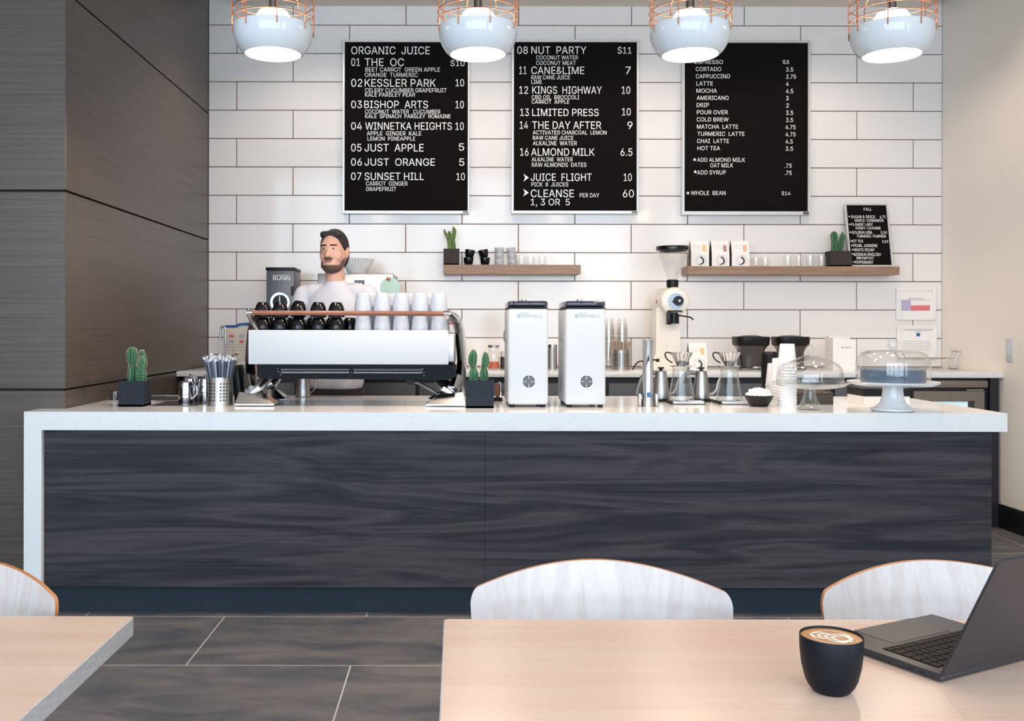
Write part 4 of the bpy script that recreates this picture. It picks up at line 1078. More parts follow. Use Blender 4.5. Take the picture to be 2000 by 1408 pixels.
# batch brewer
d=6.62; x0=XU(620,d); x1=XU(768,d); xc=(x0+x1)/2
r=thing('batch_brewer','steel batch brewer with mint round panel behind the barista','coffee brewer',(xc,d,Z_B)); gz=lambda v: ZV(v,d,690)-Z_B; w=(x1-x0)/2
M().box(-w,w,0.0,0.34,gz(600),gz(534),b=0.006).build('head',STEEL,r)
M().box(-w+0.02,w-0.02,0.14,0.34,0.03,gz(600)).build('column',STEEL,r)
M().box(-w+0.01,w-0.01,-0.05,0.34,0,0.03,b=0.004).build('base',BLACK,r)
M().box(XU(692,d)-xc,XU(712,d)-xc,-0.003,0.001,gz(565),gz(547)).build('control_panel',GREY,r)
M().box(XU(702,d)-xc,XU(707,d)-xc,-0.005,-0.002,gz(561),gz(553)).build('indicator_lamp',PAPER,r)
mt=Matrix.Translation((XU(762,d)-xc,-0.006,gz(561)))@Matrix.Rotation(PI/2,4,'X')
mp=M().lathe([(0,0),(0.068,0),(0.068,0.005),(0,0.006)],36,mat=mt).build('round_panel',MINT,r)
M().ball((XU(759,d)-xc,-0.016,gz(545)),0.014).build('copper_knob',COPPER,mp)
m=M()
for i in range(5): m.box(XU(771,d)-xc,XU(776,d)-xc,-0.003,0.02,gz(545+8*i),gz(540+8*i),b=0.001,seg=1)
m.build('side_tab',DSTEEL,r)
f=thing('filter_stack','stack of fluted white paper coffee filters on the steel brewer','coffee filters',(XU(697,d+.12),d+.14,Z_B+gz(534)))
M().lathe([(0,0.002),(0.06,0.0),(0.075,0.03),(0.095,0.07),(0.118,0.108),(0.114,0.108),(0.09,0.07),(0.07,0.03),(0.05,0.006),(0,0.006)],180,ripple=lambda a,z: 1+0.035*math.cos(36*a)*min(1,z/0.06)).build('filters',PAPER,f)
# shop grinder with clouded hopper
d=6.62
r=thing('shop_grinder','ivory shop grinder with clear cone hopper and dial on the back worktop','coffee grinder',(XU(1316,d),d,Z_B)); gx=lambda u: XU(u,d)-XU(1316,d); gz=lambda v: ZV(v,d,1316)-Z_B
m=M(); ya=0.06; fzz=gz(588); rad=0.098
m.lathe([(0,0),(0.075,0),(rad-0.006,0.008),(rad,0.022),(rad,0.24),(rad*1.08,0.25),(rad*1.08,0.33),(rad*.8,0.36),(0,0.36)],40,mat=Matrix.Translation((gx(1319),0.0,fzz))@Matrix.Rotation(-PI/2,4,'X'))
m.build('motor_housing',IVORY,r)
m=M().prism([(gx(1288),gz(600)),(gx(1334),gz(600)),(gx(1336),gz(690)),(gx(1346),0.022),(gx(1276),0.022),(gx(1287),gz(690))],0.10,0.26); m.build('column',IVORY,r)
M().box(gx(1268),gx(1352),-0.02,0.32,0,0.022,b=0.006,seg=3).build('base_plate',IVORY,r)
dial=M().lathe([(0,0),(0.055,0),(0.055,0.006),(0,0.006)],36,mat=Matrix.Translation((gx(1320),-0.0005,fzz))@Matrix.Rotation(PI/2,4,'X')).build('dial_face',mat('pale blue dial',(176,204,226),0.35),r)
m=M()
for i in range(12):
    a=2*PI*i/12; m.box(-0.0012,0.0012,-0.0075,-0.0063,0.044,0.051,mat=Matrix.Translation((gx(1320),0,fzz))@Matrix.Rotation(a,4,'Y'))
m.build('dial_tick',BLACK,dial)
m=M().lathe([(0,0.006),(0.034,0.006),(0.032,0.03),(0,0.03)],24,mat=Matrix.Translation((gx(1324),0,fzz+0.002))@Matrix.Rotation(PI/2,4,'X')); m.prism([(gx(1311),fzz-0.004),(gx(1320),fzz+0.014),(gx(1320),fzz-0.02)],-0.016,-0.008); m.build('dial_knob',BLACK,r)
M().lathe([(0,0),(0.010,0),(0.008,0.004),(0,0.004)],16,mat=Matrix.Translation((gx(1325),-0.0305,fzz+0.002))@Matrix.Rotation(PI/2,4,'X')).build('knob_screw',STEEL,r)
M().box(gx(1283)-0.002,gx(1283)+0.004,0.01,0.02,gz(592),gz(586)).build('emblem',RED,r)
hz=gz(571); cxh=gx(1317); cyh=0.06
M().lathe([(0,hz-0.02),(0.031,hz-0.02),(0.031,gz(561)),(0.040,gz(560)),(0.042,gz(547)),(0.036,gz(545.5)),(0,gz(545.5))],28,(cxh,cyh,0)).build('hopper_collar',BLACK,r)
M().lathe([(0.036,gz(546)),(0.045,gz(535)),(0.085,gz(506)),(0.098,gz(492)),(0.104,gz(487)),(0.102,gz(487)),(0.083,gz(506)),(0.043,gz(535)),(0.034,gz(546))],40,(cxh,cyh,0)).build('hopper',FROST,r)
m=M().lathe([(0.100,gz(489)),(0.112,gz(488)),(0.115,gz(483)),(0.112,gz(480)),(0.06,gz(479.2)),(0,gz(479)),(0,gz(481)),(0.09,gz(483))],44,(cxh,cyh,0)); m.build('hopper_lid',BLACKGLOSS,r)
m=M(); m.box(gx(1303),gx(1310),-0.02,0.04,gz(634),gz(607),b=0.004); m.lathe([(0,0),(0.036,0),(0.034,gz(610)-gz(632)),(0,gz(610)-gz(632))],24,(gx(1318),0.03,gz(632))); m.box(gx(1304),gx(1332),-0.01,0.08,gz(609),gz(606)); m.build('spout_clamp',BLACK,r)
M().tube([(gx(1326),0.0,gz(616)),(gx(1344),-0.01,gz(619)),(gx(1350),-0.01,gz(621)),(gx(1353),-0.01,gz(625))],0.005,8,sub=4).build('clamp_lever',BLACK,r)
# jars and small containers
d=6.74
r=thing('spice_jar','glass jar with orange spice beside the middle cactus','jar',(bx(964,d),d,Z_B),group='jars on the back worktop')
jp=[(0,0),(0.042,0),(0.043,0.004),(0.043,0.135),(0.036,0.148),(0.033,0.148),(0.040,0.133),(0.040,0.005),(0,0.004)]
M().lathe(jp,28).build('jar_glass',GLASS,r); M().lathe([(0,0.005),(0.0395,0.006),(0.0395,0.048),(0.02,0.044),(0,0.05)],24).build('orange_spice',ORANGE,r); M().lathe([(0,0.1485),(0.041,0.1485),(0.041,0.165),(0,0.167)],28).build('lid',STEEL,r)
r=thing('shaker','small dark bottle with white cap beside the orange spice jar','bottle',(bx(984,d),d,Z_B))
M().lathe([(0,0),(0.024,0),(0.026,0.08),(0.02,0.083),(0,0.083)],24).build('bottle_body',mat('dark brown bottle',(58,50,48),0.3),r); M().lathe([(0,0.0835),(0.023,0.0835),(0.023,0.12),(0.02,0.124),(0,0.124)],24).build('cap',WHITE,r)
r=thing('steel_canister','steel canister between the two white grinders','canister',(bx(1078,d),d,Z_B))
M().lathe([(0,0),(0.036,0),(0.036,0.15),(0,0.15)],28).build('body',STEEL,r); M().lathe([(0,0.1505),(0.037,0.1505),(0.037,0.17),(0,0.172)],28).build('lid',CHROME,r)
r=thing('pink_jar','glass jar with pale pink contents beside the right white grinder','jar',(bx(1102,d),d,Z_B),group='jars on the back worktop')
M().lathe([(p[0]*0.95,p[1]) for p in jp],28).build('jar_glass',GLASS,r); M().lathe([(0,0.005),(0.0365,0.006),(0.0365,0.05),(0,0.052)],24).build('pink_contents',mat('pink sugar',(232,176,170),0.7),r); M().lathe([(0,0.1485),(0.040,0.1485),(0.040,0.162),(0,0.164)],28).build('lid',STEEL,r)
d=6.70; hx=bx(1212,d); holder('perforated_holder','perforated steel holder of wooden stirrers on the back worktop',hx,d,Z_B,0.0625,0.135,'perforated steel holders')
sticks(hx,d,Z_B,0.0625,0.135,0.20,22,1.15,'wooden_stirrer','thin wooden stirrer standing in the back steel holder','stirrer','stirrers in the back holder',[mat('pale wood',(170,146,122),0.6,vary=0.3,scale=8),SDARK],0.0038,tip=False)
# clear plastic cup stacks
cc=[(0,0.002),(0.030,0.002),(0.031,0),(0.042,0.115),(0.044,0.117),(0.0415,0.117),(0.0295,0.004),(0,0.004)]
CLEARCUP=glass('clear plastic',(0.965,0.962,0.955),1.6,0.08)
c0=thing('plastic_cup','clear plastic cup','plastic cup',(0,0,-5),group='clear plastic cups in two upside-down stacks')
M().lathe(cc,28).build('cup_wall',CLEARCUP,c0)
for u,dd,nm in ((1189,6.86,'stack beside the right white grinder'),(1215,6.88,'stack behind the stirrers')):
    for i in range(8):
        pos='top' if i==0 else ('bottom' if i==7 else f'{ORD[i]} from the top')
        put(c0,(bx(u,dd),dd,Z_B+0.117+0.034*(7-i)),f'clear plastic cup, {pos} of the {nm}',(PI,0,0))
# coffee bags
FAINTRED=mat('faint red print',(232,190,190),0.7)
KRAFT=mat('dark brown bag gusset',(72,58,52),0.6)
def coffee_bag(u0,u1,d,z,h,lm,label,nblk):
    w=(u1-u0)/K(d)/2; r=thing('coffee_bag',label,'coffee bag',(XU((u0+u1)/2,d),d,z),group='white coffee bags')
    m=M(); D=0.085
    pf=lambda t: 0.0+0.030*max(0,(t-0.45)/0.55)**1.5
    pb=lambda t: D-0.045*max(0,(t-0.35)/0.65)**1.3
    n=8; vs=[];fs=[];
    for i in range(n+1):
        t=i/n; z_=h*t; y0=pf(t); y1=max(pb(t),y0+0.004); g=0.012*math.sin(PI*min(1,t*1.0))*(1 if t<1 else 0); ym=(y0+y1)/2
        vs+=[(-w,y0,z_),(w,y0,z_),(w-g,ym,z_),(w,y1,z_),(-w,y1,z_),(-w+g,ym,z_)]
    mi=[]
    for i in range(n):
        a=6*i; b=a+6
        for k,q in ((0,0),(1,1),(2,1),(3,0),(4,1),(5,1)):
            fs.append([a+k,a+(k+1)%6,b+(k+1)%6,b+k]); mi.append(q)
    fs.append([0,1,2,3,4,5]); mi.append(0); fs.append([6*n+k for k in range(6)]); mi.append(0)
    for f_,q in zip(fs,mi): m.f.append(f_); m.m.append(q)
    m.v=[Vector(p) for p in vs]
    m.build('bag',[PAPER,KRAFT],r,ang=25)
    fy=lambda zz: pf(zz/h)-0.0008
    # coloured tag, print lines and round emblem
    bxx=w*0.34; m=M(); z0,z1=h*0.58,h*0.82
    m.add([(bxx,fy(z0),z0),(bxx+w*0.36,fy(z0),z0),(bxx+w*0.36,fy(z1),z1),(bxx,fy(z1),z1)],[[0,1,2,3]]); tg=m.build('colour_tag',lm,r,flat=True)
    m=M()
    for i in range(3):
        zz=z0+(z1-z0)*(0.16+0.3*i); a,b=bxx+w*0.08,bxx+w*0.30
        m.add([(a,fy(zz)-.0006,zz),(b,fy(zz)-.0006,zz),(b,fy(zz+h*.03)-.0006,zz+h*.03),(a,fy(zz+h*.03)-.0006,zz+h*.03)],[[0,1,2,3]])
    m.build('tag_print',PAPER,tg,flat=True)
    m=M()
    for (a,b,t) in ((-0.85,0.15,0.80),(-0.75,0.2,0.73),(-0.4,0.2,0.68)):
        zz=h*t; m.add([(w*a,fy(zz),zz),(w*b,fy(zz),zz),(w*b,fy(zz+h*.012),zz+h*.012),(w*a,fy(zz+h*.012),zz+h*.012)],[[0,1,2,3]])
    m.build('print_line',FAINTRED,r,flat=True)
    c=(w*0.12,h*0.235); m=M(); mt=Matrix.Translation((c[0],-0.0008,c[1]))@Matrix.Rotation(PI/2,4,'X')
    for R in (0.0385,0.029): m.lathe([(R-0.0011,0),(R+0.0003,0)],40,mat=mt)
    m.build('emblem_ring',GREYINK,r,flat=True)
    # dark curved horn in the ring
    o=[(-0.024,-0.031),(-0.006,-0.027),(0.006,-0.020),(0.012,-0.008),(0.010,0.006),(0.002,0.014),(-0.003,0.017),(-0.010,0.012),(-0.001,0.030),(0.010,0.022),(0.019,0.012),(0.024,-0.003),(0.021,-0.018),(0.010,-0.030),(-0.006,-0.034)]
    M().prism([(c[0]+p[0]*.95,c[1]+p[1]*.95) for p in o],-0.0016,-0.0009).build('emblem_horn',NAVYINK,r,flat=True)
D_BG=6.91
coffee_bag(1349.5,1384.5,D_BG,ZS2,0.187,GOLD,'white coffee bag with yellow tag, left of three on the long shelf',0)
coffee_bag(1390,1424.5,D_BG,ZS2,0.187,RED,'white coffee bag with dark red tag, middle of three on the long shelf',0)
coffee_bag(1429,1463.5,D_BG,ZS2,0.187,ORNG,'white coffee bag with orange tag, right of three on the long shelf',0)
coffee_bag(1346,1381,6.55,Z_B,0.185,GOLD,'white coffee bag with yellow tag on the back worktop',0)
# black drip brewers
def blackbrewer(u,label):
    d=6.72; r=thing('tapered_brewer',label,'coffee brewer',(XU(u,d,690),d,Z_B),group='black tapered brewers on the back worktop'); H=0.232
    k=4
    def sq(m,prof): # rounded square section
        N=32; vs=[];fs=[]
        for (a,z) in prof:
            for i in range(N):
                t=2*PI*i/N; c,s=math.cos(t),math.sin(t); q=(abs(c)**4+abs(s)**4)**-0.25
                vs.append((a*q*c,a*q*s,z))
        for j in range(len(prof)-1):
            for i in range(N): fs.append([j*N+i,j*N+(i+1)%N,(j+1)*N+(i+1)%N,(j+1)*N+i])
        fs.append(list(range(N))[::-1]); fs.append([(len(prof)-1)*N+i for i in range(N)])
        m.add(vs,fs); return m
    sq(M(),[(0.066,0.012),(0.070,0.05),(0.074,0.10),(0.088,0.14),(0.104,0.165)]).build('body',mat('smoked brown black plastic',(58,52,49),0.25,coat=0.3),r)
    sq(M(),[(0.108,0.1655),(0.113,0.175),(0.1165,0.215),(0.116,H-0.008),(0.112,H-0.004)]).build('rim',BLACK,r)
    M().lathe([(0,H-0.004),(0.09,H-0.004),(0.05,H+0.004),(0,H+0.006)],28).build('lid',BLACK,r)
    M().box(-0.082,0.082,-0.085,0.09,0.0,0.0115,b=0.003).build('base_plate',DSTEEL,r)
    M().lathe([(0.0,0.012),(0.045,0.012),(0.045,0.022),(0.03,0.026),(0,0.026)],24,(0.02,-0.045,0.0)).build('drip_tray',STEEL,r)
    for s in (-1,1): M().box(s*0.083-0.007,s*0.083+0.007,-0.02,0.02,0.012,0.162,b=0.004).build('side_bracket',CABINET,r)
    m=M(); 
    for i in range(5): m.tube([(-0.02+0.009*i,-0.0785,0.113+0.002*i),(-0.016+0.009*i,-0.079,0.121+0.002*i),(-0.013+0.009*i,-0.0785,0.113+0.002*i)],0.0007,5)
    m.build('script_mark',GREYINK,r)
blackbrewer(1466,'black tapered brewer behind the right carafe, left of the pair')
blackbrewer(1543.5,'black tapered brewer behind the white cup stack, right of the pair')
# white paper bags
def pbag(u0,u1,d,h,skew,label,marks=False,rz=0.0):
    w=(u1-u0)/K(d)/2; r=thing('paper_bag',label,'paper bag',(XU((u0+u1)/2,d),d,Z_B),rz,group='white paper bags on the back worktop')
    m=M(); n=14; top=[]
    pts=[(-w,0)]+[(w,0)]+[(w,h-skew)]+[(w-2*w*i/n,h-skew+skew*i/n+(0.004 if i%2 else 0)) for i in range(1,n)]+[(-w,h)]
    m.prism(pts,0,0.07); m.build('bag',PAPER,r,flat=True)
    if marks:
        m=M(); letters=((-0.05,0.004),(-0.032,0.010),(-0.024,0.008),(-0.012,0.008),(-0.002,0.010),(0.006,0.008),(0.018,0.010),(0.034,0.004))
        for x,hh in letters: m.box(x+0.012,x+0.016,-0.0008,-0.0002,h*0.70-hh/2,h*0.70+hh/2)
        m.build('red_print',RED,r)
pbag(1627,1672,6.60,0.222,0.022,'white paper bag with small red print, front of the group by the domes',True)
pbag(1619,1660,6.72,0.232,0.016,'white paper bag without print, behind the printed one')
# wire rack
d=6.80
r=thing('wire_rack','thin wire display rack at the right end of the back worktop','rack',(XU(1818,d),d,Z_B)); gx=lambda u: XU(u,d)-XU(1818,d); gz=lambda v: ZV(v,d,1818)-Z_B
m=M()
for y in (0.0,0.12):
    m.tube([(gx(1770),y,gz(700)),(gx(1866),y,gz(700))],0.0028,6)
    for u,s in ((1866,1),(1770,-1)):
        m.tube([(gx(u+9*s),y,gz(686)),(gx(u),y,gz(702)),(gx(u+5*s),y,0.003)],0.0032,6)
m.tube([(gx(1875),0,gz(686)),(gx(1875),0.12,gz(686))],0.0032,6); m.tube([(gx(1761),0,gz(686)),(gx(1761),0.12,gz(686))],0.0032,6)
m.tube([(gx(1871),0,0.003),(gx(1871),0.12,0.003)],0.0032,6); m.tube([(gx(1765),0,0.003),(gx(1765),0.12,0.003)],0.0032,6)
for i in range(6): m.tube([(gx(1775+17*i),0,gz(700)),(gx(1775+17*i),0.12,gz(700))],0.002,6)
m.build('wire_frame',STEEL,r)

# ------------------------------------------------------------------ cups and glasses on the shelves
dS=6.96
cupp=[(0,0.003),(0.021,0.003),(0.022,0),(0.027,0.004),(0.0325,0.02),(0.0355,0.045),(0.036,0.056),(0.034,0.056),(0.032,0.03),(0.022,0.01),(0,0.009)]
e0=thing('espresso_cup','small black cup','cup',(0,0,-5),group='black cups on the short shelf'); mug_mesh('cup_body',cupp,BLACKGLOSS,e0,24)
put(e0,(XU(915,dS),dS,ZS1),'small black cup upright on the short shelf, bottom of the left pair',(0,0,0))
put(e0,(XU(916,dS),dS,ZS1+0.0565),'small black cup tilted right, top of the left pair on the short shelf',(0,0.14,0))
put(e0,(XU(947,dS),dS,ZS1),'small black cup upright on the short shelf, bottom of the right pair',(0,0,0))
put(e0,(XU(945.5,dS),dS,ZS1+0.0565),'small black cup tilted left, top of the right pair on the short shelf',(0,-0.17,0))
g0=thing('grey_cup','small grey speckled cup','cup',(0,0,-5),group='grey cups on the short shelf')
gp=[(0,0.003),(0.025,0.003),(0.026,0),(0.029,0.004),(0.033,0.03),(0.0345,0.042),(0.0325,0.042),(0.030,0.02),(0.024,0.008),(0,0.007)]
mug_mesh('cup_body',gp,GREYSPECK,g0,24)
for i,(u,nm) in enumerate(((975,'left'),(1001,'right'))):
    for j in range(3):
        put(g0,(XU(u,dS)-(0.004*j if i else 0),dS,ZS1+0.0425*j+0.0005),f"small grey speckled cup, {('bottom','middle','top')[j]} of the {nm} stack of three",(0,(-0.13 if (i==1 and j==2) else 0),0))
t0=thing('glass_tumbler','clear glass tumbler','glass',(0,0,-5),group='clear glass tumblers on the shelves')
M().lathe([(0,0),(0.030,0),(0.031,0.003),(0.034,0.075),(0.0325,0.075),(0.0295,0.008),(0,0.006)],28).build('glass_body',GLASS,t0)
for i,(u,dd) in enumerate(((1018,6.925),(1036,6.99),(1059,6.96))):
    put(t0,(XU(u,dd),dd,ZS1),f"clear glass tumbler on the short shelf, {('beside the right grey cups','middle of the three','rightmost of the three')[i]}",(0,0,0),scale=(1,1,0.92))
for i,u in enumerate((1476,1494,1538,1560,1582,1604)):
    put(t0,(XU(u,6.97),6.97,ZS2),f"clear glass tumbler on the long shelf, {('leftmost','second from left','third from left','fourth from left','second nearest the cactus pot','nearest the cactus pot')[i]}",(0,0,0),scale=(1.05,1.05,(0.92 if i<2 else 1.12)))

# ------------------------------------------------------------------ barista behind the machine
dP=5.66
r=thing('person','person with dark hair and beard in pale grey shirt, standing behind the espresso machine','person',(XU(652,dP),dP,0),-0.22)
def blob(m,name,mats,parent,vox,it=4):
    o=m.build(name,mats,parent)
    md=o.modifiers.new('join','REMESH'); md.mode='VOXEL'; md.voxel_size=vox; md.use_smooth_shade=True
    sm=o.modifiers.new('soften','SMOOTH'); sm.factor=0.5; sm.iterations=it
    return o
m=M()
m.ball((0,0.0,1.752),(0.077,0.098,0.121),nu=32,nv=20)
m.ball((0,-0.030,1.672),(0.056,0.064,0.050),nu=24,nv=14)
m.capsule((0,-0.090,1.752),(0,-0.112,1.716),0.009,0.014); m.ball((0,-0.104,1.713),(0.019,0.014,0.010))
m.capsule((-0.036,-0.080,1.782),(0.036,-0.080,1.782),0.013,0.013)
for s in (-1,1):
    m.ball((s*0.080,0.012,1.742),(0.012,0.022,0.034)); m.ball((s*0.042,-0.060,1.712),(0.024,0.020,0.026))
m.capsule((0,0.028,1.53),(0,0.008,1.68),0.060,0.055)
m.capsule((-0.14,0.035,1.505),(0.14,0.035,1.505),0.05,0.05); m.ball((0,0.02,1.36),(0.155,0.10,0.19)); m.ball((0,0.01,1.15),(0.135,0.095,0.17)); m.ball((0,0.02,0.98),(0.15,0.105,0.12))
hands={}
for s in (-1,1):
    sh=Vector((s*0.195,0.035,1.49)); el=Vector((s*0.255,-0.03,1.20)); wr=Vector((s*0.15,-0.245,1.12))
    m.capsule(sh,el,0.050,0.040); m.capsule(el,wr,0.040,0.026)
    dr=(wr-el).normalized(); palm=wr+dr*0.075; m.capsule(wr,palm,0.026,0.024); 
    side=Vector((-dr.y,dr.x,0)).normalized(); dn=dr.cross(side).normalized()
    if dn.z>0: dn=-dn
    m.capsule(wr+dr*0.03-side*0.022,palm-side*0.030,0.018,0.017); m.capsule(wr+dr*0.03+side*0.022,palm+side*0.030,0.018,0.017)
    for q,(off,L) in enumerate(((-0.034,0.070),(-0.0115,0.082),(0.0115,0.078),(0.034,0.062))):
        b0_=palm+side*off+dr*0.010; b1=b0_+dr*L*0.45+dn*0.008; b2=b1+dr*L*0.25+dn*L*0.28; b3=b2+dn*L*0.28-dr*0.004
        m.capsule(b0_,b1,0.0095,0.009,n=10); m.capsule(b1,b2,0.009,0.008,n=10); m.capsule(b2,b3,0.008,0.0072,n=10)
    tb=wr+dr*0.025-side*s*0.030; t1=tb+dr*0.035-side*s*0.026+dn*0.008; t2=t1+dr*0.030-side*s*0.004+dn*0.012
    m.capsule(tb,t1,0.014,0.011,n=10); m.capsule(t1,t2,0.011,0.009,n=10)
    m.capsule((s*0.095,0.02,0.92),(s*0.105,0.0,0.50),0.072,0.048); m.capsule((s*0.105,0.0,0.50),(s*0.11,0.03,0.10),0.048,0.034); m.capsule((s*0.11,0.05,0.05),(s*0.125,-0.12,0.035),0.034,0.026)
blob(m,'body',SKIN,r,0.0065,3)
m=M()
m.capsule((-0.135,0.035,1.50),(0.135,0.035,1.50),0.066,0.066); m.ball((0,0.02,1.36),(0.182,0.125,0.21),nu=28); m.ball((0,0.012,1.17),(0.168,0.122,0.20),nu=28); m.capsule((-0.06,0.015,1.0),(0.06,0.015,1.0),0.118,0.118)
m.capsule((0,0.034,1.50),(0,0.026,1.548),0.080,0.068)
for s in (-1,1):
    sh=Vector((s*0.195,0.035,1.49)); el=Vector((s*0.255,-0.03,1.20)); wr=Vector((s*0.15,-0.245,1.12))
    m.capsule(sh,el,0.066,0.055); m.capsule(el,el+(wr-el)*0.35,0.055,0.048)
blob(m,'shirt',SHIRT,r,0.011,4)
m=M()
m.capsule((-0.06,0.02,0.90),(0.06,0.02,0.90),0.118,0.118)
for s in (-1,1): m.capsule((s*0.095,0.02,0.88),(s*0.105,0.0,0.50),0.092,0.066); m.capsule((s*0.105,0.0,0.50),(s*0.11,0.03,0.10),0.066,0.055)
blob(m,'trousers',TROUSER,r,0.012,3)
for s in (-1,1):
    m=M(); m.capsule((s*0.11,0.055,0.048),(s*0.125,-0.125,0.042),0.048,0.042); m.box(s*0.117-0.045,s*0.117+0.045,-0.165,0.10,0.0,0.022,b=0.008); blob(m,'shoe',BLACK,r,0.009,2)
m=M(); m.ball((0,0.014,1.775),(0.084,0.099,0.108),nu=30,nv=18); m.ball((0,0.052,1.722),(0.074,0.066,0.085)); m.capsule((-0.046,-0.050,1.843),(0.046,-0.050,1.843),0.022,0.022)
blob(m,'hair',HAIR,r,0.007,2)
m=M(); m.ball((0,-0.032,1.652),(0.057,0.064,0.037),nu=24); m.capsule((-0.06,-0.012,1.70),(-0.052,-0.03,1.66),0.014,0.018); m.capsule((0.06,-0.012,1.70),(0.052,-0.03,1.66),0.014,0.018); m.capsule((-0.024,-0.096,1.699),(0.024,-0.096,1.699),0.006,0.006)
blob(m,'beard',mat('short beard',(86,66,58),0.8,vary=0.3,scale=150),r,0.0055,2)
M().ball((0,-0.0955,1.686),(0.021,0.007,0.006)).build('lips',mat('lips',(168,104,98),0.5),r)
for s in (-1,1):
    e=M().ball((s*0.030,-0.0835,1.757),(0.0115,0.0085,0.0060)).build('eye',WHITE,r); M().ball((s*0.030,-0.0905,1.757),(0.0055,0.003,0.0055)).build('iris',HAIR,e)
    M().capsule((s*0.016,-0.0965,1.778),(s*0.046,-0.086,1.779),0.0048,0.0035).build('eyebrow',HAIR,r)

# ------------------------------------------------------------------ tables
Z_T=0.76
def table(x0,x1,y0,y1,label):
    r=thing('cafe_table',label,'table',((x0+x1)/2,(y0+y1)/2,0),group='maple cafe tables')
    w,h=(x1-x0)/2,(y1-y0)/2; rd=0.012
    def rect(e): 
        p=[]
        for cx_,cy_,a0 in ((w-rd,h-rd,0),(-w+rd,h-rd,PI/2),(-w+rd,-h+rd,PI),(w-rd,-h+rd,1.5*PI)):
            for k in range(5): p.append((cx_+(rd-e)*math.cos(a0+PI/2*k/4),cy_+(rd-e)*math.sin(a0+PI/2*k/4)))
        return p
    M().prism(rect(0.002),Z_T-0.032,Z_T,plane='xy').build('tabletop',MAPLE,r)
    a,b=rect(0.0),rect(0.002); n=len(a); vs=[];fs=[]
    for p,q in zip(a,b): vs+=[(p[0],p[1],Z_T-0.0325),(p[0],p[1],Z_T-0.0008),(q[0],q[1],Z_T-0.0002),(q[0],q[1],Z_T-0.0325)]
    for i in range(n):
        j=(i+1)%n
        for k in range(4): fs.append([4*i+k,4*j+k,4*j+(k+1)%4,4*i+(k+1)%4])
    M().add(vs,fs).build('edge_band',MAPLE_EDGE,r)
    M().lathe([(0,0.02),(0.033,0.02),(0.033,Z_T-0.045),(0.10,Z_T-0.043),(0.10,Z_T-0.033),(0,Z_T-0.033)],24).build('pedestal',BLACK,r)
    m=M().lathe([(0,0),(0.26,0),(0.262,0.006),(0.05,0.02),(0,0.022)],40); m.build('base_disc',BLACK,r)
yfar=0.55*F/(1208-CY)
XT=-0.025*yfar*0+ (868-CX)/F*yfar
XL2=(265-CX)/F*(0.55*F/(1203-CY+1.1))
table(XT,XT+1.75,yfar-0.76,yfar,'pale maple table with laptop and latte in the right foreground')
table(XL2-1.3,XL2,0.55*F/(1203-CY+1.1)-0.76,0.55*F/(1203-CY+1.1),'empty pale maple table in the left foreground')

# ------------------------------------------------------------------ chairs
def make_chair(label,x,y,rz):
    r=thing('plywood_chair',label,'chair',(x,y,0),rz,'pale bent plywood chairs')
    # backrest: bent ply sheet, concave towards the sitter (-y)
    Wd=0.262; zc=0.820; zs_=0.774; zb=0.50; th_=0.011; N=48; R=16
    m=M(); vs=[];fs=[]; mi=[]
    cols=[-math.cos(PI*i/N) for i in range(N+1)]
    def top(x):
        a=abs(x); z=zs_+(zc-zs_)*(1-a**1.9)
        rr=0.055
        if a>1-rr: z-= 0.028*(1-math.sqrt(max(0,1-((a-(1-rr))/rr)**2)))
        return z
    for side in (0,1):
        for c in cols:
            for j in range(R+1):
                t=j/R; zt=top(c); z=zb+(zt-zb)*t
                wid=Wd*(0.80+0.20*math.sin(min(1,(z-zb)/(zs_-zb))*PI/2))
                y_=-0.075*abs(c)**2+0.06*(z-zb)/(zc-zb)
                vs.append((c*wid,y_+(th_ if side else 0),z))
    P=R+1; T=(N+1)*P
    for i in range(N):
        for j in range(R):
            a=i*P+j; fs.append([a,a+1,a+P+1,a+P]); mi.append(0); fs.append([T+a,T+a+P,T+a+P+1,T+a+1]); mi.append(0)
        a=i*P+R; fs.append([a,T+a,T+a+P,a+P]); mi.append(1)
        a=i*P; fs.append([a,a+P,T+a+P,T+a]); mi.append(1)
    for j in range(R):
        fs.append([j,T+j,T+j+1,j+1]); mi.append(1); a=N*P+j; fs.append([a,a+1,T+a+1,T+a]); mi.append(1)
    m.v=[Vector(p) for p in vs]; m.f=fs; m.m=mi
    m.build('backrest',[PLY,PLY_EDGE],r,ang=50)
    # seat
    pts=[]
    for i in range(48):
        a=2*PI*i/48; c,s=math.cos(a),math.sin(a); q=(abs(c)**3.2+abs(s)**3.2)**(-1/3.2); pts.append((0.215*c*q,-0.235+0.20*s*q))
    m=M().prism(pts,0.440,0.452,plane='xy'); m.build('seat',[PLY],r)
    m=M(); m.tube([(-0.09,-0.10,0.435),(-0.09,-0.03,0.437),(-0.09,0.015,0.47),(-0.09,0.03,0.56)],0.010,8,sub=4); m.tube([(0.09,-0.10,0.435),(0.09,-0.03,0.437),(0.09,0.015,0.47),(0.09,0.03,0.56)],0.010,8,sub=4)
    m.tube([(-0.17,-0.38,0.43),(-0.17,-0.08,0.43),(0.17,-0.08,0.43),(0.17,-0.38,0.43)],0.009,8,closed=True); m.build('seat_frame',STEEL,r)
    for sx in (-1,1):
        for (y0,y1) in ((-0.38,-0.43),(-0.08,-0.01)): M().tube([(sx*0.17,y0,0.43),(sx*0.21,y1,0.0)],[0.010,0.009],10).build('leg',STEEL,r)
    return r
CH_D=1.96
make_chair('pale plywood chair centred behind the right foreground table',XU(1172,CH_D),CH_D,-0.07)
make_chair('pale plywood chair partly hidden behind the laptop screen',XU(1846,CH_D),CH_D,0.02)
make_chair('pale plywood chair cut by the left edge, behind the empty table',XU(160,CH_D)-0.262,CH_D-0.005,-0.24)

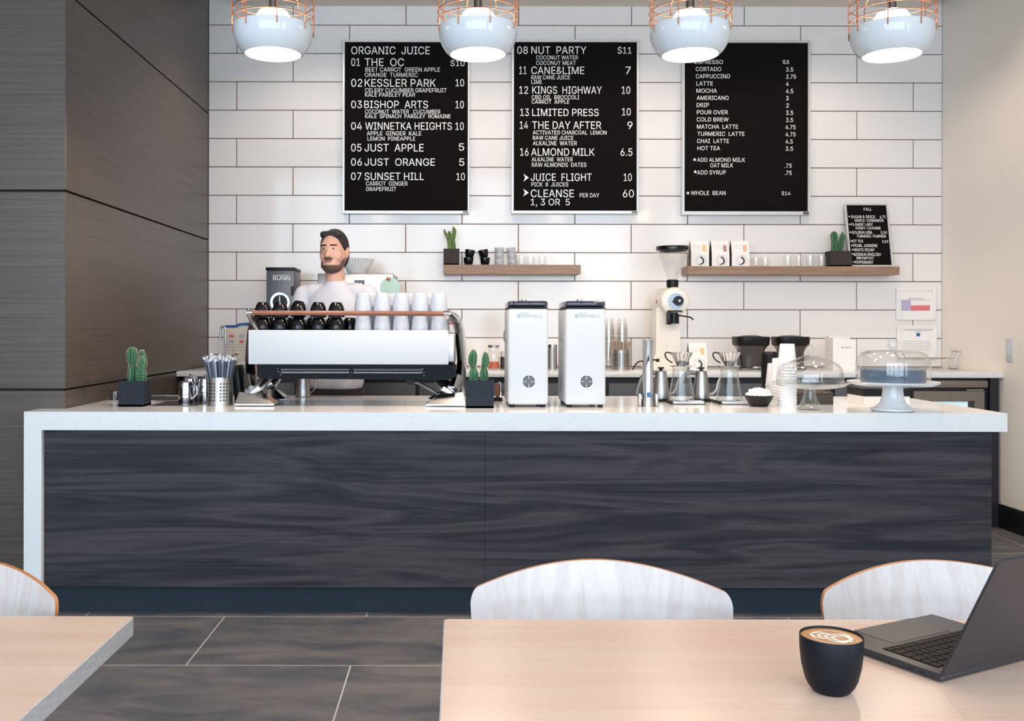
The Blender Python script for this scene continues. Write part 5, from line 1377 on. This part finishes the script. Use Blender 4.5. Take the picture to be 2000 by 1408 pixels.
# ------------------------------------------------------------------ latte cup
dC=1.455
r=thing('latte_cup','black ceramic cup of latte beside the laptop','cup',(XU(1623.5,dC,1250),dC,Z_T),rz=0.0)
cp=[(0,0.004),(0.022,0.004),(0.023,0.0),(0.0255,0.0),(0.0285,0.003),(0.034,0.010),(0.0385,0.020),(0.0432,0.040),(0.0455,0.062),(0.0460,0.083),(0.0453,0.0845),(0.0442,0.083),(0.0430,0.070),(0.040,0.045),(0.03,0.015),(0,0.009)]
M().lathe(cp,56).build('cup_body',BLACKMATTE,r)
zc_=0.0812
M().lathe([(0,zc_),(0.0438,zc_)],48).build('coffee',COFFEE,r,flat=True)
# rosetta: nested milk leaves along an axis pointing to the right front
def leaf(m, L, wd, cx_, n=12, th0=0.0022):
    o=[]
    for sgn in (1,-1):
        pts=[]
        for i in range(n+1):
            t=i/n; pts.append((cx_+L*(t-0.5)*(1), sgn*wd*math.sin(PI*t)**0.7))
        o.append(pts)
    return o
m=M()
ax=Matrix.Translation((0,0,zc_+0.0004))@Matrix.Rotation(-0.55,4,'Z')
def ribbon(pts,w0,w1,z=0.0):
    vs=[];fs=[];n=len(pts)
    for i,p in enumerate(pts):
        a=Vector(pts[max(0,i-1)]); b=Vector(pts[min(n-1,i+1)]); t=(b-a).normalized(); nn=Vector((-t.y,t.x))
        w=w0+(w1-w0)*i/(n-1); w*=math.sin(PI*(0.08+0.84*i/(n-1)))
        vs+=[(p[0]+nn.x*w,p[1]+nn.y*w,z),(p[0]-nn.x*w,p[1]-nn.y*w,z)]
    for i in range(n-1): fs.append([2*i,2*i+1,2*i+3,2*i+2])
    m.add(vs,fs,0,ax)
for k in range(4):
    x0=-0.030+0.010*k
    for s in (1,-1): ribbon([(x0+0.016*(t/8),s*(0.001+0.0145*math.sin(t/8*1.9)*(1-0.10*k))) for t in range(9)][::1],0.0034,0.0022)
for s in (1,-1):
    ribbon([(0.030*math.cos(a)-0.0,s*0.031*math.sin(a)) for a in [0.25+2.2*t/20 for t in range(21)]],0.0014,0.0012)
    ribbon([(0.022*math.cos(a)+0.006,s*0.019*math.sin(a)) for a in [0.0+1.9*t/16 for t in range(17)]],0.0070,0.0022)
ribbon([(-0.032+0.05*t/8,0.0) for t in range(9)],0.0010,0.0016)
m.build('milk_art',MILK,r,flat=True)

# ------------------------------------------------------------------ laptop
ang=math.radians(28.0)
A=Vector((0.747,1.482,Z_T+0.001))
r=thing('laptop','open dark grey laptop seen from behind at the right edge of the table','laptop',A,ang)
# local axes: +x along the hinge (to the right), +y towards the user's edge
Lw,Ld=0.275,0.215; bt=0.013
b=M().box(0,Lw,0,Ld,0.0015,bt,b=0.003,seg=3).build('base',SPACEGREY,r)
M().box(0.022,Lw-0.022,0.022,0.125,bt-0.001,bt+0.0004,b=0.0004,seg=1).build('keyboard_well',mat('keyboard well',(20,20,22),0.6,spec=0.2),b)
M().box(Lw/2-0.075,Lw/2+0.075,0.133,0.214,bt-0.001,bt+0.0006,b=0.0005,seg=1).build('trackpad',SPACEGREY,b)
m=M()
rows=6; kw=(Lw-0.048)/14; kd=(0.101)/rows
lay=[]
for rr in range(rows):
    y0=0.024+kd*rr; x=0.024
    if rr<5:
        n=14 if rr in (0,) else 13
        wds=[kw]*14 if rr==0 else ([kw]*13+[kw]) if rr==1 else [kw]*14
        if rr in (2,3,4): wds=[kw*1.6]+[kw]*11+[kw*1.4]
        for w_ in wds: lay.append((x,x+w_,y0,y0+kd)); x+=w_
    else:
        for w_ in (kw,kw,kw,kw*1.25,kw*5,kw*1.25,kw,kw*.9,kw*.95,kw*.9): lay.append((x,x+w_,y0,y0+kd)); x+=w_
for (a,e,c,f) in lay:
    M().box(a+0.0010,e-0.0010,c+0.0010,f-0.0010,bt+0.0003,bt+0.0014,b=0.0004,seg=1).build('key',KEYS,b)
m=M()
for y in (0.030,0.048): m.box(-0.0004,0.0006,y,y+0.010,0.0055,0.0085,b=0.0004,seg=1)
m.lathe([(0,0),(0.0019,0)],12,mat=Matrix.Translation((-0.0004,0.016,0.007))@Matrix.Rotation(-PI/2,4,'Y'))
m.build('port',REVEAL,b)
m=M()
for x,y in ((0.02,0.02),(Lw-0.02,0.02),(0.02,Ld-0.02),(Lw-0.02,Ld-0.02)): m.lathe([(0,-0.001),(0.006,-0.001),(0.006,0.002),(0,0.002)],12,(x,y,0))
m.build('rubber_foot',BLACK,r)
phi=math.radians(25); LL=0.218
lm=Matrix.Translation((0,0.004,bt-0.001))@Matrix.Rotation(phi,4,'X')
m=M()
poly=[]
rd=0.012
for cx_,cz_,a0 in ((Lw-rd,LL-rd,0),(rd,LL-rd,PI/2)):
    for k in range(7): poly.append((cx_+rd*math.cos(a0+PI/2*k/6),cz_+rd*math.sin(a0+PI/2*k/6)))
poly+=[(0,0.0),(Lw,0.0)]
m.prism(poly,-0.0045,0.0,mat=lm); lid=m.build('screen_lid',SPACEGREY,r)
M().box(0.004,Lw-0.004,0.0002,0.0008,0.006,LL-0.004,mat=lm).build('screen',BLACKGLOSS,r)
M().tube([(0.03,0.004,bt-0.003),(Lw-0.03,0.004,bt-0.003)],0.0038,10).build('hinge',BLACK,r)
